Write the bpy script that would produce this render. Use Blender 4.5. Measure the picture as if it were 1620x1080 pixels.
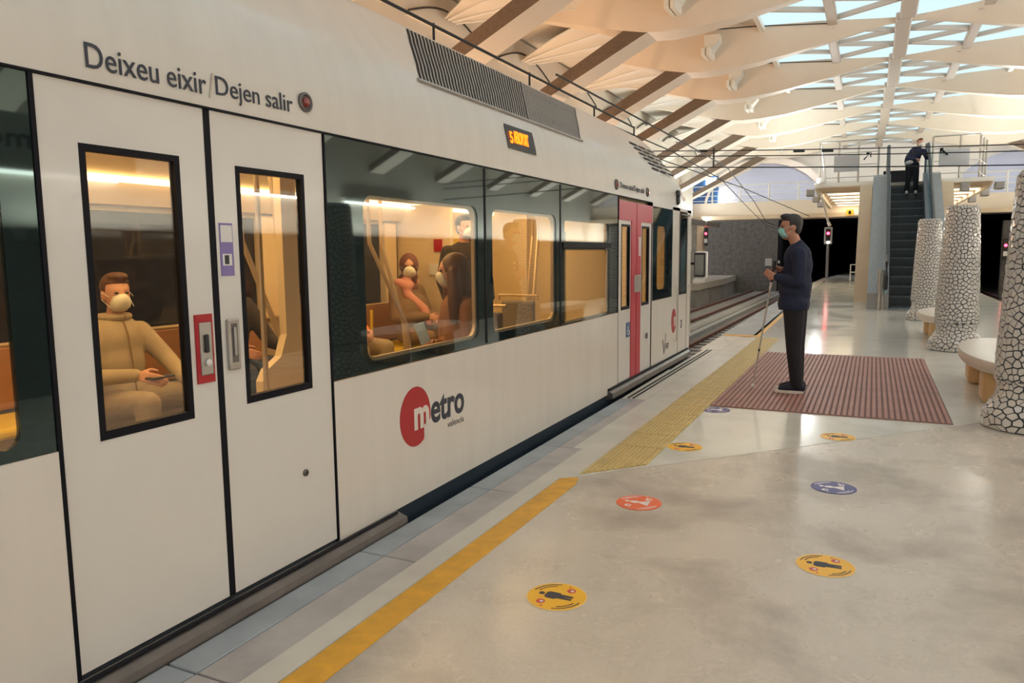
import bpy, bmesh, math, random
import numpy as np
from mathutils import Vector, Matrix

for o in list(bpy.data.objects):
    bpy.data.objects.remove(o)
SC = bpy.context.scene
COL = SC.collection
random.seed(7)

# ------------------------------------------------------------------ camera
CAM_H = 1.42
F_PX = 1180.0
yv = Vector((1383 - 810, -(395 - 540), -F_PX)).normalized()
zv = Vector((-(915 - 810), 9960.0, 1180.0))
zv = (zv - yv * zv.dot(yv)).normalized()
xv = yv.cross(zv)
cam_d = bpy.data.cameras.new('camera')
cam_d.sensor_fit = 'HORIZONTAL'
cam_d.sensor_width = 36.0
cam_d.lens = F_PX / 1620.0 * 36.0
cam_d.clip_start = 0.05
cam_d.clip_end = 300
cam = bpy.data.objects.new('camera', cam_d)
COL.objects.link(cam)
M3 = Matrix((xv, yv, zv))
cam.matrix_world = Matrix.Translation((0, 0, CAM_H)) @ M3.to_4x4()
SC.camera = cam

# ------------------------------------------------------------------ view + world
SC.view_settings.view_transform = 'Standard'
SC.view_settings.look = 'None'
SC.view_settings.gamma = 1.0
SC.view_settings.use_curve_mapping = False
SC.view_settings.exposure = 0.55
W = bpy.data.worlds.new('world')
SC.world = W
W.use_nodes = True
W.node_tree.nodes['Background'].inputs[0].default_value = (0.97, 0.97, 0.97, 1)
W.node_tree.nodes['Background'].inputs[1].default_value = 0.55
try:
    SC.cycles.use_denoising = True
    SC.cycles.max_bounces = 7
    SC.cycles.diffuse_bounces = 4
    SC.cycles.adaptive_threshold = 0.02
    SC.cycles.transparent_max_bounces = 12
    SC.cycles.sample_clamp_indirect = 6.0
    SC.cycles.caustics_reflective = False
    SC.cycles.caustics_refractive = False
except Exception:
    pass


def area_light(name, loc, target, size, size_y, power, color, parent=None):
    d = bpy.data.lights.new(name, 'AREA')
    d.shape = 'RECTANGLE'
    d.size = size
    d.size_y = size_y
    d.energy = power
    d.color = color
    o = bpy.data.objects.new(name, d)
    COL.objects.link(o)
    o.location = loc
    v = Vector(target) - Vector(loc)
    o.rotation_euler = v.to_track_quat('-Z', 'Y').to_euler()
    if parent:
        o.parent = parent
    return o


WARM = (1.0, 0.60, 0.34)
NEUT = (1.0, 0.955, 0.90)
COOL = (0.96, 1.0, 0.97)
AMBER = (1.0, 0.60, 0.22)
AX = 0.45            # axis of the vault
RIB0, RIBS = 14.0, 3.45


def drift(y):
    return -0.02 * max(0.0, y - 14.0)


# ------------------------------------------------------------------ materials
MATS = {}


def new_mat(name):
    m = bpy.data.materials.new(name)
    m.use_nodes = True
    nt = m.node_tree
    b = nt.nodes['Principled BSDF']
    MATS[name] = m
    return m, nt, b


def pmat(name, col, rough=0.5, metal=0.0, noise=0.0, nscale=8.0, bump=0.0, bscale=60.0, spec=0.5,
         emit=None, estr=0.0, stretch=None, coat=0.0, rvar=0.0):
    m, nt, b = new_mat(name)
    c = (col[0], col[1], col[2], 1)
    b.inputs['Base Color'].default_value = c
    b.inputs['Roughness'].default_value = rough
    b.inputs['Metallic'].default_value = metal
    b.inputs['Specular IOR Level'].default_value = spec
    if coat:
        b.inputs['Coat Weight'].default_value = coat
        b.inputs['Coat Roughness'].default_value = 0.05
    if emit:
        b.inputs['Emission Color'].default_value = (*emit, 1)
        b.inputs['Emission Strength'].default_value = estr
    if noise or bump or rvar:
        tc = nt.nodes.new('ShaderNodeTexCoord')
        mp = nt.nodes.new('ShaderNodeMapping')
        if stretch:
            mp.inputs['Scale'].default_value = stretch
        nt.links.new(tc.outputs['Object'], mp.inputs[0])
        if noise or rvar:
            n = nt.nodes.new('ShaderNodeTexNoise')
            n.inputs['Scale'].default_value = nscale
            n.inputs['Detail'].default_value = 6
            n.inputs['Roughness'].default_value = 0.6
            nt.links.new(mp.outputs[0], n.inputs['Vector'])
            r = nt.nodes.new('ShaderNodeValToRGB')
            r.color_ramp.elements[0].position = 0.3
            r.color_ramp.elements[1].position = 0.7
            lo = [max(0, x * (1 - noise)) for x in col]
            hi = [min(1, x * (1 + noise * 0.6)) for x in col]
            r.color_ramp.elements[0].color = (*lo, 1)
            r.color_ramp.elements[1].color = (*hi, 1)
            nt.links.new(n.outputs['Fac'], r.inputs[0])
            nt.links.new(r.outputs[0], b.inputs['Base Color'])
            if rvar:
                mr = nt.nodes.new('ShaderNodeMapRange')
                mr.inputs[1].default_value = 0.3
                mr.inputs[2].default_value = 0.7
                mr.inputs[3].default_value = max(0.02, rough - rvar)
                mr.inputs[4].default_value = rough + rvar
                nt.links.new(n.outputs['Fac'], mr.inputs[0])
                nt.links.new(mr.outputs[0], b.inputs['Roughness'])
        if bump:
            n2 = nt.nodes.new('ShaderNodeTexNoise')
            n2.inputs['Scale'].default_value = bscale
            n2.inputs['Detail'].default_value = 4
            nt.links.new(mp.outputs[0], n2.inputs['Vector'])
            bp = nt.nodes.new('ShaderNodeBump')
            bp.inputs['Strength'].default_value = bump
            bp.inputs['Distance'].default_value = 0.01
            nt.links.new(n2.outputs['Fac'], bp.inputs['Height'])
            nt.links.new(bp.outputs[0], b.inputs['Normal'])
    return m


def emat(name, col, s):
    m, nt, b = new_mat(name)
    nt.nodes.remove(b)
    e = nt.nodes.new('ShaderNodeEmission')
    e.inputs[0].default_value = (*col, 1)
    e.inputs[1].default_value = s
    nt.links.new(e.outputs[0], nt.nodes['Material Output'].inputs[0])
    return m


def glass_mat(name, tint, ior=1.55, rough=0.0):
    m, nt, b = new_mat(name)
    nt.nodes.remove(b)
    t = nt.nodes.new('ShaderNodeBsdfTransparent')
    t.inputs[0].default_value = (*tint, 1)
    g = nt.nodes.new('ShaderNodeBsdfGlossy')
    g.inputs['Roughness'].default_value = rough
    g.inputs[0].default_value = (0.95, 1, 0.98, 1)
    # Schlick reflectance, the same from both faces of the thin pane
    geo = nt.nodes.new('ShaderNodeNewGeometry')
    dot = nt.nodes.new('ShaderNodeVectorMath')
    dot.operation = 'DOT_PRODUCT'
    nt.links.new(geo.outputs['Normal'], dot.inputs[0])
    nt.links.new(geo.outputs['Incoming'], dot.inputs[1])

    def mth(op, a, b=None):
        n = nt.nodes.new('ShaderNodeMath')
        n.operation = op
        for i, q in enumerate((a, b)):
            if q is None:
                continue
            if isinstance(q, (int, float)):
                n.inputs[i].default_value = q
            else:
                nt.links.new(q, n.inputs[i])
        return n.outputs[0]
    c = mth('ABSOLUTE', dot.outputs['Value'])
    p5 = mth('POWER', mth('SUBTRACT', 1.0, c), 5.0)
    f0 = ((ior - 1) / (ior + 1)) ** 2
    fr = mth('ADD', mth('MULTIPLY', p5, 1 - f0), f0)
    mx = nt.nodes.new('ShaderNodeMixShader')
    nt.links.new(fr, mx.inputs[0])
    nt.links.new(t.outputs[0], mx.inputs[1])
    nt.links.new(g.outputs[0], mx.inputs[2])
    nt.links.new(mx.outputs[0], nt.nodes['Material Output'].inputs[0])
    return m


def floor_mat(name, base, dark, light, rlo, rhi, pscale):
    """polished terrazzo floor with cloudy worn stains"""
    m, nt, b = new_mat(name)
    tc = nt.nodes.new('ShaderNodeTexCoord')
    n1 = nt.nodes.new('ShaderNodeTexNoise')
    n1.inputs['Scale'].default_value = pscale
    n1.inputs['Detail'].default_value = 8
    n1.inputs['Roughness'].default_value = 0.62
    n1.inputs['Distortion'].default_value = 0.15
    nt.links.new(tc.outputs['Object'], n1.inputs['Vector'])
    r = nt.nodes.new('ShaderNodeValToRGB')
    e = r.color_ramp.elements
    e[0].position, e[0].color = 0.37, (*dark, 1)
    e[1].position, e[1].color = 0.66, (*light, 1)
    k = e.new(0.5)
    k.color = (*base, 1)
    nt.links.new(n1.outputs['Fac'], r.inputs[0])
    n2 = nt.nodes.new('ShaderNodeTexNoise')
    n2.inputs['Scale'].default_value = 55
    n2.inputs['Detail'].default_value = 5
    nt.links.new(tc.outputs['Object'], n2.inputs['Vector'])
    mr2 = nt.nodes.new('ShaderNodeMapRange')
    mr2.inputs[3].default_value = 0.86
    mr2.inputs[4].default_value = 1.1
    nt.links.new(n2.outputs['Fac'], mr2.inputs[0])
    mx = nt.nodes.new('ShaderNodeMix')
    mx.data_type = 'RGBA'
    mx.blend_type = 'MULTIPLY'
    mx.inputs[0].default_value = 1.0
    nt.links.new(r.outputs[0], mx.inputs[6])
    nt.links.new(mr2.outputs[0], mx.inputs[7])
    nt.links.new(mx.outputs[2], b.inputs['Base Color'])
    mr = nt.nodes.new('ShaderNodeMapRange')
    mr.inputs[1].default_value = 0.35
    mr.inputs[2].default_value = 0.65
    mr.inputs[3].default_value = rhi
    mr.inputs[4].default_value = rlo
    nt.links.new(n1.outputs['Fac'], mr.inputs[0])
    nt.links.new(mr.outputs[0], b.inputs['Roughness'])
    n3 = nt.nodes.new('ShaderNodeTexNoise')
    n3.inputs['Scale'].default_value = 2.2
    n3.inputs['Detail'].default_value = 2
    nt.links.new(tc.outputs['Object'], n3.inputs['Vector'])
    bp = nt.nodes.new('ShaderNodeBump')
    bp.inputs['Strength'].default_value = 0.06
    bp.inputs['Distance'].default_value = 0.02
    nt.links.new(n3.outputs['Fac'], bp.inputs['Height'])
    nt.links.new(bp.outputs[0], b.inputs['Normal'])
    return m


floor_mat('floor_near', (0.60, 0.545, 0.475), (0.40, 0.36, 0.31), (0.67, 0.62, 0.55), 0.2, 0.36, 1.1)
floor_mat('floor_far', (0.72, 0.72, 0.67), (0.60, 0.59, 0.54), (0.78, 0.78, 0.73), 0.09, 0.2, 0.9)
pmat('coping', (0.36, 0.39, 0.42), 0.4, noise=0.28, nscale=2.4, bump=0.1)
pmat('coping_pink', (0.47, 0.43, 0.41), 0.4, noise=0.25, nscale=3)
pmat('cream_strip', (0.66, 0.61, 0.53), 0.3, noise=0.14, nscale=3)
pmat('line_yellow', (0.78, 0.40, 0.03), 0.4, noise=0.22, nscale=9)
pmat('tactile_yellow', (0.64, 0.48, 0.20), 0.45, noise=0.16, nscale=4)
pmat('mat_red', (0.41, 0.205, 0.17), 0.5, noise=0.14, nscale=5)
pmat('mat_groove', (0.20, 0.11, 0.10), 0.7)
pmat('joint', (0.08, 0.075, 0.065), 0.8)
pmat('concrete', (0.36, 0.34, 0.31), 0.8, noise=0.22, nscale=3, bump=0.25, bscale=30)
pmat('concrete_dark', (0.13, 0.12, 0.115), 0.85, noise=0.4, nscale=9, bump=0.5, bscale=24)
pmat('concrete_wall', (0.24, 0.225, 0.21), 0.85, noise=0.35, nscale=5, bump=0.6, bscale=14)
pmat('concrete_tan', (0.66, 0.52, 0.36), 0.6, noise=0.07, nscale=3)
pmat('ballast', (0.25, 0.24, 0.235), 0.9, noise=0.4, nscale=22, bump=0.6, bscale=35)
pmat('rail_steel', (0.22, 0.10, 0.075), 0.55, metal=0.3, noise=0.2)
pmat('sleeper', (0.42, 0.42, 0.41), 0.8, noise=0.15, nscale=8)
pmat('shell_white', (0.80, 0.75, 0.66), 0.55, noise=0.03, nscale=2)
pmat('rib_cream', (0.80, 0.70, 0.58), 0.5, noise=0.03, nscale=2)
pmat('grid_beige', (0.56, 0.48, 0.41), 0.55)
pmat('strut_brown_shade', (0.175, 0.125, 0.09), 0.75, noise=0.18, nscale=14, bump=0.15)  # speckled brown, with the shade of the strut sides put into the colour
pmat('edge_white', (0.86, 0.84, 0.78), 0.5)
pmat('dark_gap', (0.03, 0.028, 0.025), 0.8)
emat('skylight', (0.58, 0.76, 0.82), 0.9)
pmat('train_white', (0.71, 0.67, 0.615), 0.32, noise=0.05, nscale=2.4, stretch=(1, 3.0, 0.35), coat=0.25, bump=0.012, bscale=3)
pmat('train_door', (0.715, 0.69, 0.655), 0.3, noise=0.035, nscale=1.8, coat=0.25)
pmat('seal_black', (0.006, 0.006, 0.010), 0.5, spec=0.15)
pmat('frit_black', (0.010, 0.017, 0.018), 0.03, spec=0.62)
MATS['frit_black'].node_tree.nodes['Principled BSDF'].inputs['Specular Tint'].default_value = (.70, .95, .90, 1)
pmat('skirt_navy', (0.025, 0.04, 0.06), 0.35)
pmat('text_navy', (0.03, 0.035, 0.055), 0.5)
pmat('logo_red', (0.40, 0.010, 0.018), 0.4)
pmat('door_red', (0.50, 0.015, 0.045), 0.35)
pmat('steel', (0.50, 0.47, 0.43), 0.35, metal=0.85, noise=0.1)
pmat('steel_dark', (0.16, 0.145, 0.14), 0.45, metal=0.7)
pmat('step_steel', (0.24, 0.21, 0.19), 0.32, metal=0.75, noise=0.2, nscale=6)
pmat('grille_light', (0.50, 0.475, 0.44), 0.5, metal=0.3)
pmat('black_plastic', (0.018, 0.018, 0.02), 0.4)
pmat('lamp_red', (0.25, 0.03, 0.02), 0.2, coat=0.5)
pmat('poster_white', (0.75, 0.73, 0.72), 0.5)
pmat('poster_violet', (0.22, 0.17, 0.42), 0.5)
pmat('picto_blue', (0.03, 0.10, 0.26), 0.5)
emat('led_orange', (1.0, 0.17, 0.01), 2.4)
emat('red_light', (1.0, 0.015, 0.03), 22.0)
emat('tube_white', (1.0, 0.96, 0.86), 14.0)
emat('tube_amber', (1.0, 0.66, 0.30), 5.0)
emat('panel_glow', (1.0, 0.86, 0.62), 3.2)
emat('phone_screen', (0.45, 0.68, 1.0), 1.4)
glass_mat('window_glass', (0.80, 0.80, 0.78), 1.6)
glass_mat('far_glass', (0.45, 0.42, 0.40), 1.5)
glass_mat('balustrade_glass', (0.62, 0.82, 0.90), 1.5)
pmat('interior_cream', (0.74, 0.60, 0.40), 0.5)
pmat('interior_beige', (0.56, 0.46, 0.33), 0.5)
pmat('interior_floor', (0.22, 0.19, 0.16), 0.6)
pmat('interior_yellow', (0.78, 0.56, 0.04), 0.4)
pmat('bench_wood', (0.36, 0.17, 0.075), 0.4, noise=0.12, nscale=4, stretch=(1, 0.3, 12))
pmat('seat_grey', (0.22, 0.20, 0.19), 0.7)
pmat('pole_metal', (0.60, 0.46, 0.30), 0.3, metal=0.4)
pmat('tile_white', (0.62, 0.61, 0.585), 0.16, spec=0.6, coat=0.3)
pmat('grout', (0.028, 0.032, 0.045), 0.8)
pmat('bench_stone', (0.70, 0.64, 0.56), 0.4, noise=0.06)
pmat('bench_leg', (0.62, 0.40, 0.19), 0.4, noise=0.1, nscale=6)
pmat('escalator_step', (0.085, 0.095, 0.10), 0.5, metal=0.3)
pmat('escalator_blue', (0.22, 0.42, 0.50), 0.25, metal=0.3)
pmat('cladding_grey', (0.33, 0.32, 0.315), 0.4, metal=0.4, noise=0.1)
pmat('white_paint', (0.82, 0.82, 0.80), 0.4)
pmat('grey_panel', (0.45, 0.46, 0.48), 0.5)
pmat('gallery_blue', (0.42, 0.44, 0.52), 0.7)
pmat('wire', (0.012, 0.014, 0.016), 0.6)
pmat('tunnel_black', (0.008, 0.008, 0.012), 0.9)
pmat('sticker_yellow', (0.90, 0.50, 0.03), 0.4)
pmat('sticker_orange', (0.86, 0.17, 0.07), 0.4)
pmat('sticker_blue', (0.075, 0.075, 0.25), 0.4)
pmat('sticker_ring', (0.80, 0.62, 0.35), 0.45)
pmat('sticker_white', (0.80, 0.76, 0.76), 0.4)
pmat('sticker_red', (0.60, 0.06, 0.07), 0.4)
pmat('sign_white', (0.80, 0.80, 0.78), 0.4)
pmat('sign_yellow', (0.85, 0.52, 0.04), 0.4)
pmat('skin', (0.50, 0.245, 0.165), 0.55)
pmat('skin_pale', (0.62, 0.33, 0.23), 0.55)
pmat('hair_dark', (0.035, 0.032, 0.033), 0.55, noise=0.5, nscale=60, stretch=(1, 1, .2))
pmat('hair_brown', (0.12, 0.05, 0.028), 0.5, noise=0.4, nscale=50, stretch=(1, 1, .15))
pmat('hair_red', (0.16, 0.035, 0.022), 0.5, noise=0.4, nscale=50)
pmat('mask_teal', (0.30, 0.66, 0.64), 0.8)
pmat('mask_white', (0.78, 0.76, 0.66), 0.8)
pmat('mask_dark', (0.03, 0.03, 0.035), 0.8)
pmat('navy_knit', (0.011, 0.018, 0.050), 0.85, noise=0.2, nscale=40)
pmat('black_denim', (0.008, 0.008, 0.014), 0.8, noise=0.2, nscale=30)
pmat('navy_shoe', (0.008, 0.012, 0.03), 0.7)
pmat('sole_white', (0.70, 0.67, 0.62), 0.6)
pmat('shirt_plum', (0.17, 0.05, 0.11), 0.8)
pmat('jacket_beige', (0.42, 0.34, 0.23), 0.8, noise=0.1, nscale=12)
pmat('trouser_khaki', (0.34, 0.27, 0.18), 0.85, noise=0.1, nscale=10)
pmat('hijab_plum', (0.17, 0.065, 0.055), 0.85)
pmat('scarf_pink', (0.66, 0.30, 0.24), 0.85)
pmat('coat_olive', (0.22, 0.14, 0.075), 0.85)
pmat('coat_dark', (0.028, 0.018, 0.016), 0.85)
pmat('coat_orange', (0.75, 0.20, 0.03), 0.8)
pmat('jumper_brown', (0.28, 0.13, 0.06), 0.85)
pmat('bag_grey', (0.42, 0.42, 0.42), 0.6)
pmat('phone_blue', (0.42, 0.62, 0.92), 0.3)
pmat('eye_dark', (0.012, 0.01, 0.01), 0.2)

# ------------------------------------------------------------------ helpers


def link(name, me, parent=None):
    o = bpy.data.objects.new(name, me)
    COL.objects.link(o)
    if parent:
        o.parent = parent
    return o


def tag(o, label=None, cat=None, group=None, kind=None):
    if label:
        o['label'] = label
    if cat:
        o['category'] = cat
    if group:
        o['group'] = group
    if kind:
        o['kind'] = kind
    return o


def empty(name, loc=(0, 0, 0), rz=0.0):
    o = bpy.data.objects.new(name, None)
    o.empty_display_size = 0.1
    COL.objects.link(o)
    o.location = loc
    o.rotation_euler = (0, 0, rz)
    return o


class MB:
    def __init__(s):
        s.v, s.f, s.m = [], [], []

    def add(s, vs, fs, mi=0):
        n = len(s.v)
        s.v += [tuple(v) for v in vs]
        s.f += [tuple(i + n for i in f) for f in fs]
        s.m += [mi] * len(fs)
        return s

    def box(s, x0, x1, y0, y1, z0, z1, mi=0):
        return s.add([(x0, y0, z0), (x1, y0, z0), (x1, y1, z0), (x0, y1, z0), (x0, y0, z1), (x1, y0, z1), (x1, y1, z1), (x0, y1, z1)],
                     [(0, 3, 2, 1), (4, 5, 6, 7), (0, 1, 5, 4), (1, 2, 6, 5), (2, 3, 7, 6), (3, 0, 4, 7)], mi)

    def bbox(s, x0, x1, y0, y1, z0, z1, b=0.01, mi=0):
        """box with chamfered edges"""
        bm = bmesh.new()
        bmesh.ops.create_cube(bm, size=1)
        bmesh.ops.scale(bm, vec=(x1 - x0, y1 - y0, z1 - z0), verts=bm.verts)
        bmesh.ops.translate(bm, vec=((x0 + x1) / 2, (y0 + y1) / 2, (z0 + z1) / 2), verts=bm.verts)
        bmesh.ops.bevel(bm, geom=bm.edges[:], offset=b, segments=2, affect='EDGES', profile=0.5)
        bm.verts.index_update()
        s.add([v.co[:] for v in bm.verts], [[v.index for v in f.verts] for f in bm.faces], mi)
        bm.free()
        return s

    def poly(s, pts, mi=0):
        return s.add(pts, [tuple(range(len(pts)))], mi)

    def prism(s, pts, off, mi=0):
        """extrude planar polygon pts by vector off"""
        n = len(pts)
        a = [tuple(p) for p in pts]
        b = [tuple(p[i] + off[i] for i in range(3)) for p in pts]
        fs = [tuple(range(n - 1, -1, -1)), tuple(range(n, 2 * n))]
        fs += [(i, (i + 1) % n, n + (i + 1) % n, n + i) for i in range(n)]
        return s.add(a + b, fs, mi)

    def tube(s, path, r, seg=8, mi=0, cap=True):
        P = [Vector(p) for p in path]
        n = len(P)
        rs = r if isinstance(r, (list, tuple)) else [r] * n
        up = Vector((0, 0, 1))
        vs, fs = [], []
        for i, p in enumerate(P):
            t = (P[min(i + 1, n - 1)] - P[max(i - 1, 0)]).normalized()
            u = t.cross(up)
            if u.length < 1e-3:
                u = t.cross(Vector((0, 1, 0)))
            u.normalize()
            w = u.cross(t)
            for k in range(seg):
                a = 2 * math.pi * k / seg
                vs.append(p + (u * math.cos(a) + w * math.sin(a)) * rs[i])
        for i in range(n - 1):
            for k in range(seg):
                fs.append((i * seg + k, i * seg + (k + 1) % seg, (i + 1) * seg + (k + 1) % seg, (i + 1) * seg + k))
        if cap:
            fs.append(tuple(range(seg - 1, -1, -1)))
            fs.append(tuple((n - 1) * seg + k for k in range(seg)))
        return s.add(vs, fs, mi)

    def lathe(s, prof, c=(0, 0, 0), seg=32, mi=0, sx=1.0, sy=1.0):
        vs, fs = [], []
        n = len(prof)
        for r, z in prof:
            for k in range(seg):
                a = 2 * math.pi * k / seg
                vs.append((c[0] + r * math.cos(a) * sx, c[1] + r * math.sin(a) * sy, c[2] + z))
        for i in range(n - 1):
            for k in range(seg):
                fs.append((i * seg + k, i * seg + (k + 1) % seg, (i + 1) * seg + (k + 1) % seg, (i + 1) * seg + k))
        fs.append(tuple(range(seg - 1, -1, -1)))
        fs.append(tuple((n - 1) * seg + k for k in range(seg)))
        return s.add(vs, fs, mi)

    def loft(s, secs, mi=0, closed=False):
        n = len(secs[0])
        vs = [p for sec in secs for p in sec]
        fs = []
        for i in range(len(secs) - 1):
            for k in range(n if closed else n - 1):
                k2 = (k + 1) % n
                fs.append((i * n + k, i * n + k2, (i + 1) * n + k2, (i + 1) * n + k))
        return s.add(vs, fs, mi)

    def build(s, name, mats, parent=None, smooth=False, angle=None):
        me = bpy.data.meshes.new(name)
        me.from_pydata(s.v, [], s.f)
        mats = [mats] if isinstance(mats, str) else mats
        for m in mats:
            me.materials.append(MATS[m])
        me.polygons.foreach_set('material_index', s.m)
        bm = bmesh.new()
        bm.from_mesh(me)
        bmesh.ops.recalc_face_normals(bm, faces=bm.faces)
        bm.to_mesh(me)
        bm.free()
        if smooth:
            me.polygons.foreach_set('use_smooth', [True] * len(me.polygons))
            if angle:
                me.set_sharp_from_angle(angle=math.radians(angle))
        me.update()
        return link(name, me, parent)


def bx(name, mat, x0, x1, y0, y1, z0, z1, parent=None, b=0.0):
    m = MB()
    if b:
        m.bbox(x0, x1, y0, y1, z0, z1, b)
    else:
        m.box(x0, x1, y0, y1, z0, z1)
    return m.build(name, mat, parent)


def text_obj(name, body, size, mat, origin, xd, yd, parent=None, offset=0.0, extrude=0.0015, align='LEFT', width=None, height=None):
    cu = bpy.data.curves.new('t', 'FONT')
    cu.body = body
    cu.size = size
    cu.extrude = extrude
    cu.offset = offset
    cu.align_x = align
    cu.resolution_u = 4
    t = bpy.data.objects.new('t', cu)
    COL.objects.link(t)
    dg = bpy.context.evaluated_depsgraph_get()
    me = bpy.data.meshes.new_from_object(t.evaluated_get(dg))
    bpy.data.objects.remove(t)
    me.name = name
    xs = [v.co.x for v in me.vertices]
    ys = [v.co.y for v in me.vertices]
    kx = width / (max(xs) - min(xs)) if width else 1.0
    ky = height / (max(ys) - min(ys)) if height else 1.0
    X, Y = Vector(xd), Vector(yd)
    N = X.cross(Y)
    O = Vector(origin)
    for v in me.vertices:
        c = v.co
        v.co = O + X * ((c.x - (min(xs) if width else 0)) * kx) + Y * ((c.y - (min(ys) if height else 0)) * ky) + N * c.z
    me.materials.clear()
    me.materials.append(MATS[mat])
    return link(name, me, parent)


TX, TY = (0, 1, 0), (0, 0, 1)      # writing on the train side: reads along +Y, normal +X

# ================================================================== STRUCTURE: floor
EDGE = -2.18
REDGE = 3.15
JA, JB = (-1.63, 4.38), (REDGE, 9.60)      # oblique expansion joint


def slab(name, pts, mat, parent=None, z1=0.0, z0=-0.25):
    return MB().prism([(p[0], p[1], z0) for p in pts], (0, 0, z1 - z0)).build(name, mat, parent)


floor = tag(slab('floor', [(-1.74, -6), (REDGE, -6), (REDGE, JB[1] - .012), (JA[0], JA[1] - .012), (-1.74, JA[1] - .12)], 'floor_near'),
            kind='structure')
slab('floor_slab', [(-1.74, JA[1] - .10), (JA[0], JA[1]), (REDGE, JB[1]), (REDGE, 30), (2.7, 42), (1.6, 56), (-1.3, 56), (-2.1, 44), (-1.98, 30), (-1.98, 22), (-1.74, 11)],
     'floor_far', floor)
slab('joint_filler', [(-1.74, JA[1] - .2), (REDGE, JB[1] - .2), (REDGE, JB[1] + .2), (-1.74, JA[1] + .2)], 'joint', floor, z1=-0.006)
# platform body under the slabs
MB().prism([(EDGE + .06, -6, -1.1), (REDGE - .06, -6, -1.1), (REDGE - .06, 30, -1.1), (1.5, 56, -1.1), (-1.2, 56, -1.1), (-2.0, 44, -1.1), (-2.35, 22, -1.1), (EDGE + .04, 11, -1.1)],
           (0, 0, 0.84)).build('platform_core', 'concrete_dark', floor)
# edge coping stones, one by one
cp = [(-6 + i * 1.1, -6 + (i + 1) * 1.1 - .008) for i in range(12)]
for i, (y0, y1) in enumerate(cp):
    if y1 > 6.95:
        y1 = 6.95
    if y0 >= 6.9:
        continue
    xr = -1.86 if y0 < 5 else -1.93
    o = MB()
    o.bbox(EDGE, -2.04, y0, y1, -0.22, -0.001, 0.006, 0)
    o.bbox(-2.035, xr, y0, y1, -0.22, 0.0, 0.004, 1)
    o.build('coping_stone', ['coping', 'coping_pink'], floor)
slab('cream_edge', [(-1.86, -6), (-1.742, -6), (-1.742, 4.27), (-1.665, 4.33), (-1.665, 12.8), (-1.93, 12.8), (-1.93, 6.95), (-1.93, 5.0), (-1.86, 5.0)], 'cream_strip', floor, z1=0.0005)
for (y0, y1, x0) in [(6.96, 8.9, -2.17), (8.91, 10.9, -2.17), (10.91, 12.85, -2.25)]:
    slab('edge_plate', [(x0, y0), (-1.932, y0), (-1.932, y1), (x0 - .02, y1)], 'cream_strip', floor, z1=0.001)
for k in range(2):
    bx('edge_strip', 'seal_black', -2.12 + k * .05, -2.105 + k * .05, 6.97, 10.9, 0.001, 0.008, floor)
slab('far_edge', [(-2.30, 12.9), (-1.72, 12.9), (-1.98, 22), (-2.42, 22)], 'coping', floor, z1=0.0)
slab('far_edge', [(-2.42, 22.01), (-1.99, 22.01), (-1.99, 30), (-2.1, 42), (-2.3, 42), (-2.5, 30)], 'cream_strip', floor, z1=0.0)
# painted warning lines
t1 = tag(slab('trim_1', [(-1.735, -6), (-1.60, -6), (-1.60, 4.20), (-1.632, 4.33), (-1.655, 4.33), (-1.735, 4.27)], 'line_yellow', None, z1=0.002, z0=0.0006), kind='structure')
t2 = tag(slab('trim_2', [(-2.26, 12.86), (-1.66, 12.86), (-1.66, 13.0), (-1.79, 20), (-1.86, 20), (-1.74, 13.12), (-2.24, 13.12)], 'line_yellow', None, z1=0.0022, z0=0.0002), kind='structure')

# tactile paving: yellow ribbed tiles
tp = tag(empty('tactile_paving', (-1.47, 8.6, 0)), 'yellow ribbed tactile paving strip running along the platform edge beside the train', 'paving')
TW0, TW1 = -1.655, -1.315


def tac_tile(y0, y1, cut=0.0):
    m = MB()
    m.prism([(TW0, y0, 0.0007), (TW1, y0 + cut, 0.0007), (TW1, y1, 0.0007), (TW0, y1, 0.0007)], (0, 0, 0.004))
    n = 11
    for k in range(n):
        x = TW0 + .018 + k * (TW1 - TW0 - .036) / (n - 1)
        f = (x - TW0) / (TW1 - TW0)
        a = y0 + cut * f + .006
        m.prism([(x - .009, a, 0.0047), (x + .009, a, 0.0047), (x + .009, y1 - .006, 0.0047), (x - .009, y1 - .006, 0.0047)], (0, 0, 0.005))
    o = m.build('tactile_tile', 'tactile_yellow')
    o.parent = tp
    o.matrix_parent_inverse = Matrix.Translation((1.47, -8.6, 0))
    return o


tac_tile(4.40, 5.20, 0.38)
base_t = tac_tile(5.206, 5.60)
k = 1
while 5.206 + k * .4 < 12.6:
    c = base_t.copy()
    COL.objects.link(c)
    c.location = (-0.008 * max(0, k * .4 - 4.5), k * 0.4, 0)
    k += 1

# red ribbed directional mat
mt = tag(empty('ribbed_mat', (-0.37, 8.92, 0)), 'brick red ribbed boarding mat under the standing man', 'floor mat')


def under(o, p):
    o.parent = p
    o.matrix_parent_inverse = p.matrix_world.inverted() if p.type != 'EMPTY' else (Matrix.Translation(p.location) @ p.rotation_euler.to_matrix().to_4x4()).inverted()
    return o


MX0, MX1, MY0, MY1 = -1.31, 0.64, 6.90, 10.95
under(bx('backing', 'mat_groove', MX0, MX1, MY0, MY1, 0.0007, 0.004), mt)
NR = 42
pw = (MX1 - MX0) / NR
rib0 = None
for k in range(NR):
    if rib0 is None:
        rib0 = MB().prism([(MX0 + .004, MY0 + .003, .004), (MX0 + pw - .010, MY0 + .003, .004), (MX0 + pw - .013, MY0 + .003, .012), (MX0 + .007, MY0 + .003, .012)],
                          (0, MY1 - MY0 - .006, 0)).build('rib', 'mat_red')
        under(rib0, mt)
    else:
        c = rib0.copy()
        COL.objects.link(c)
        c.location = (k * pw, 0, 0)

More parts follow.
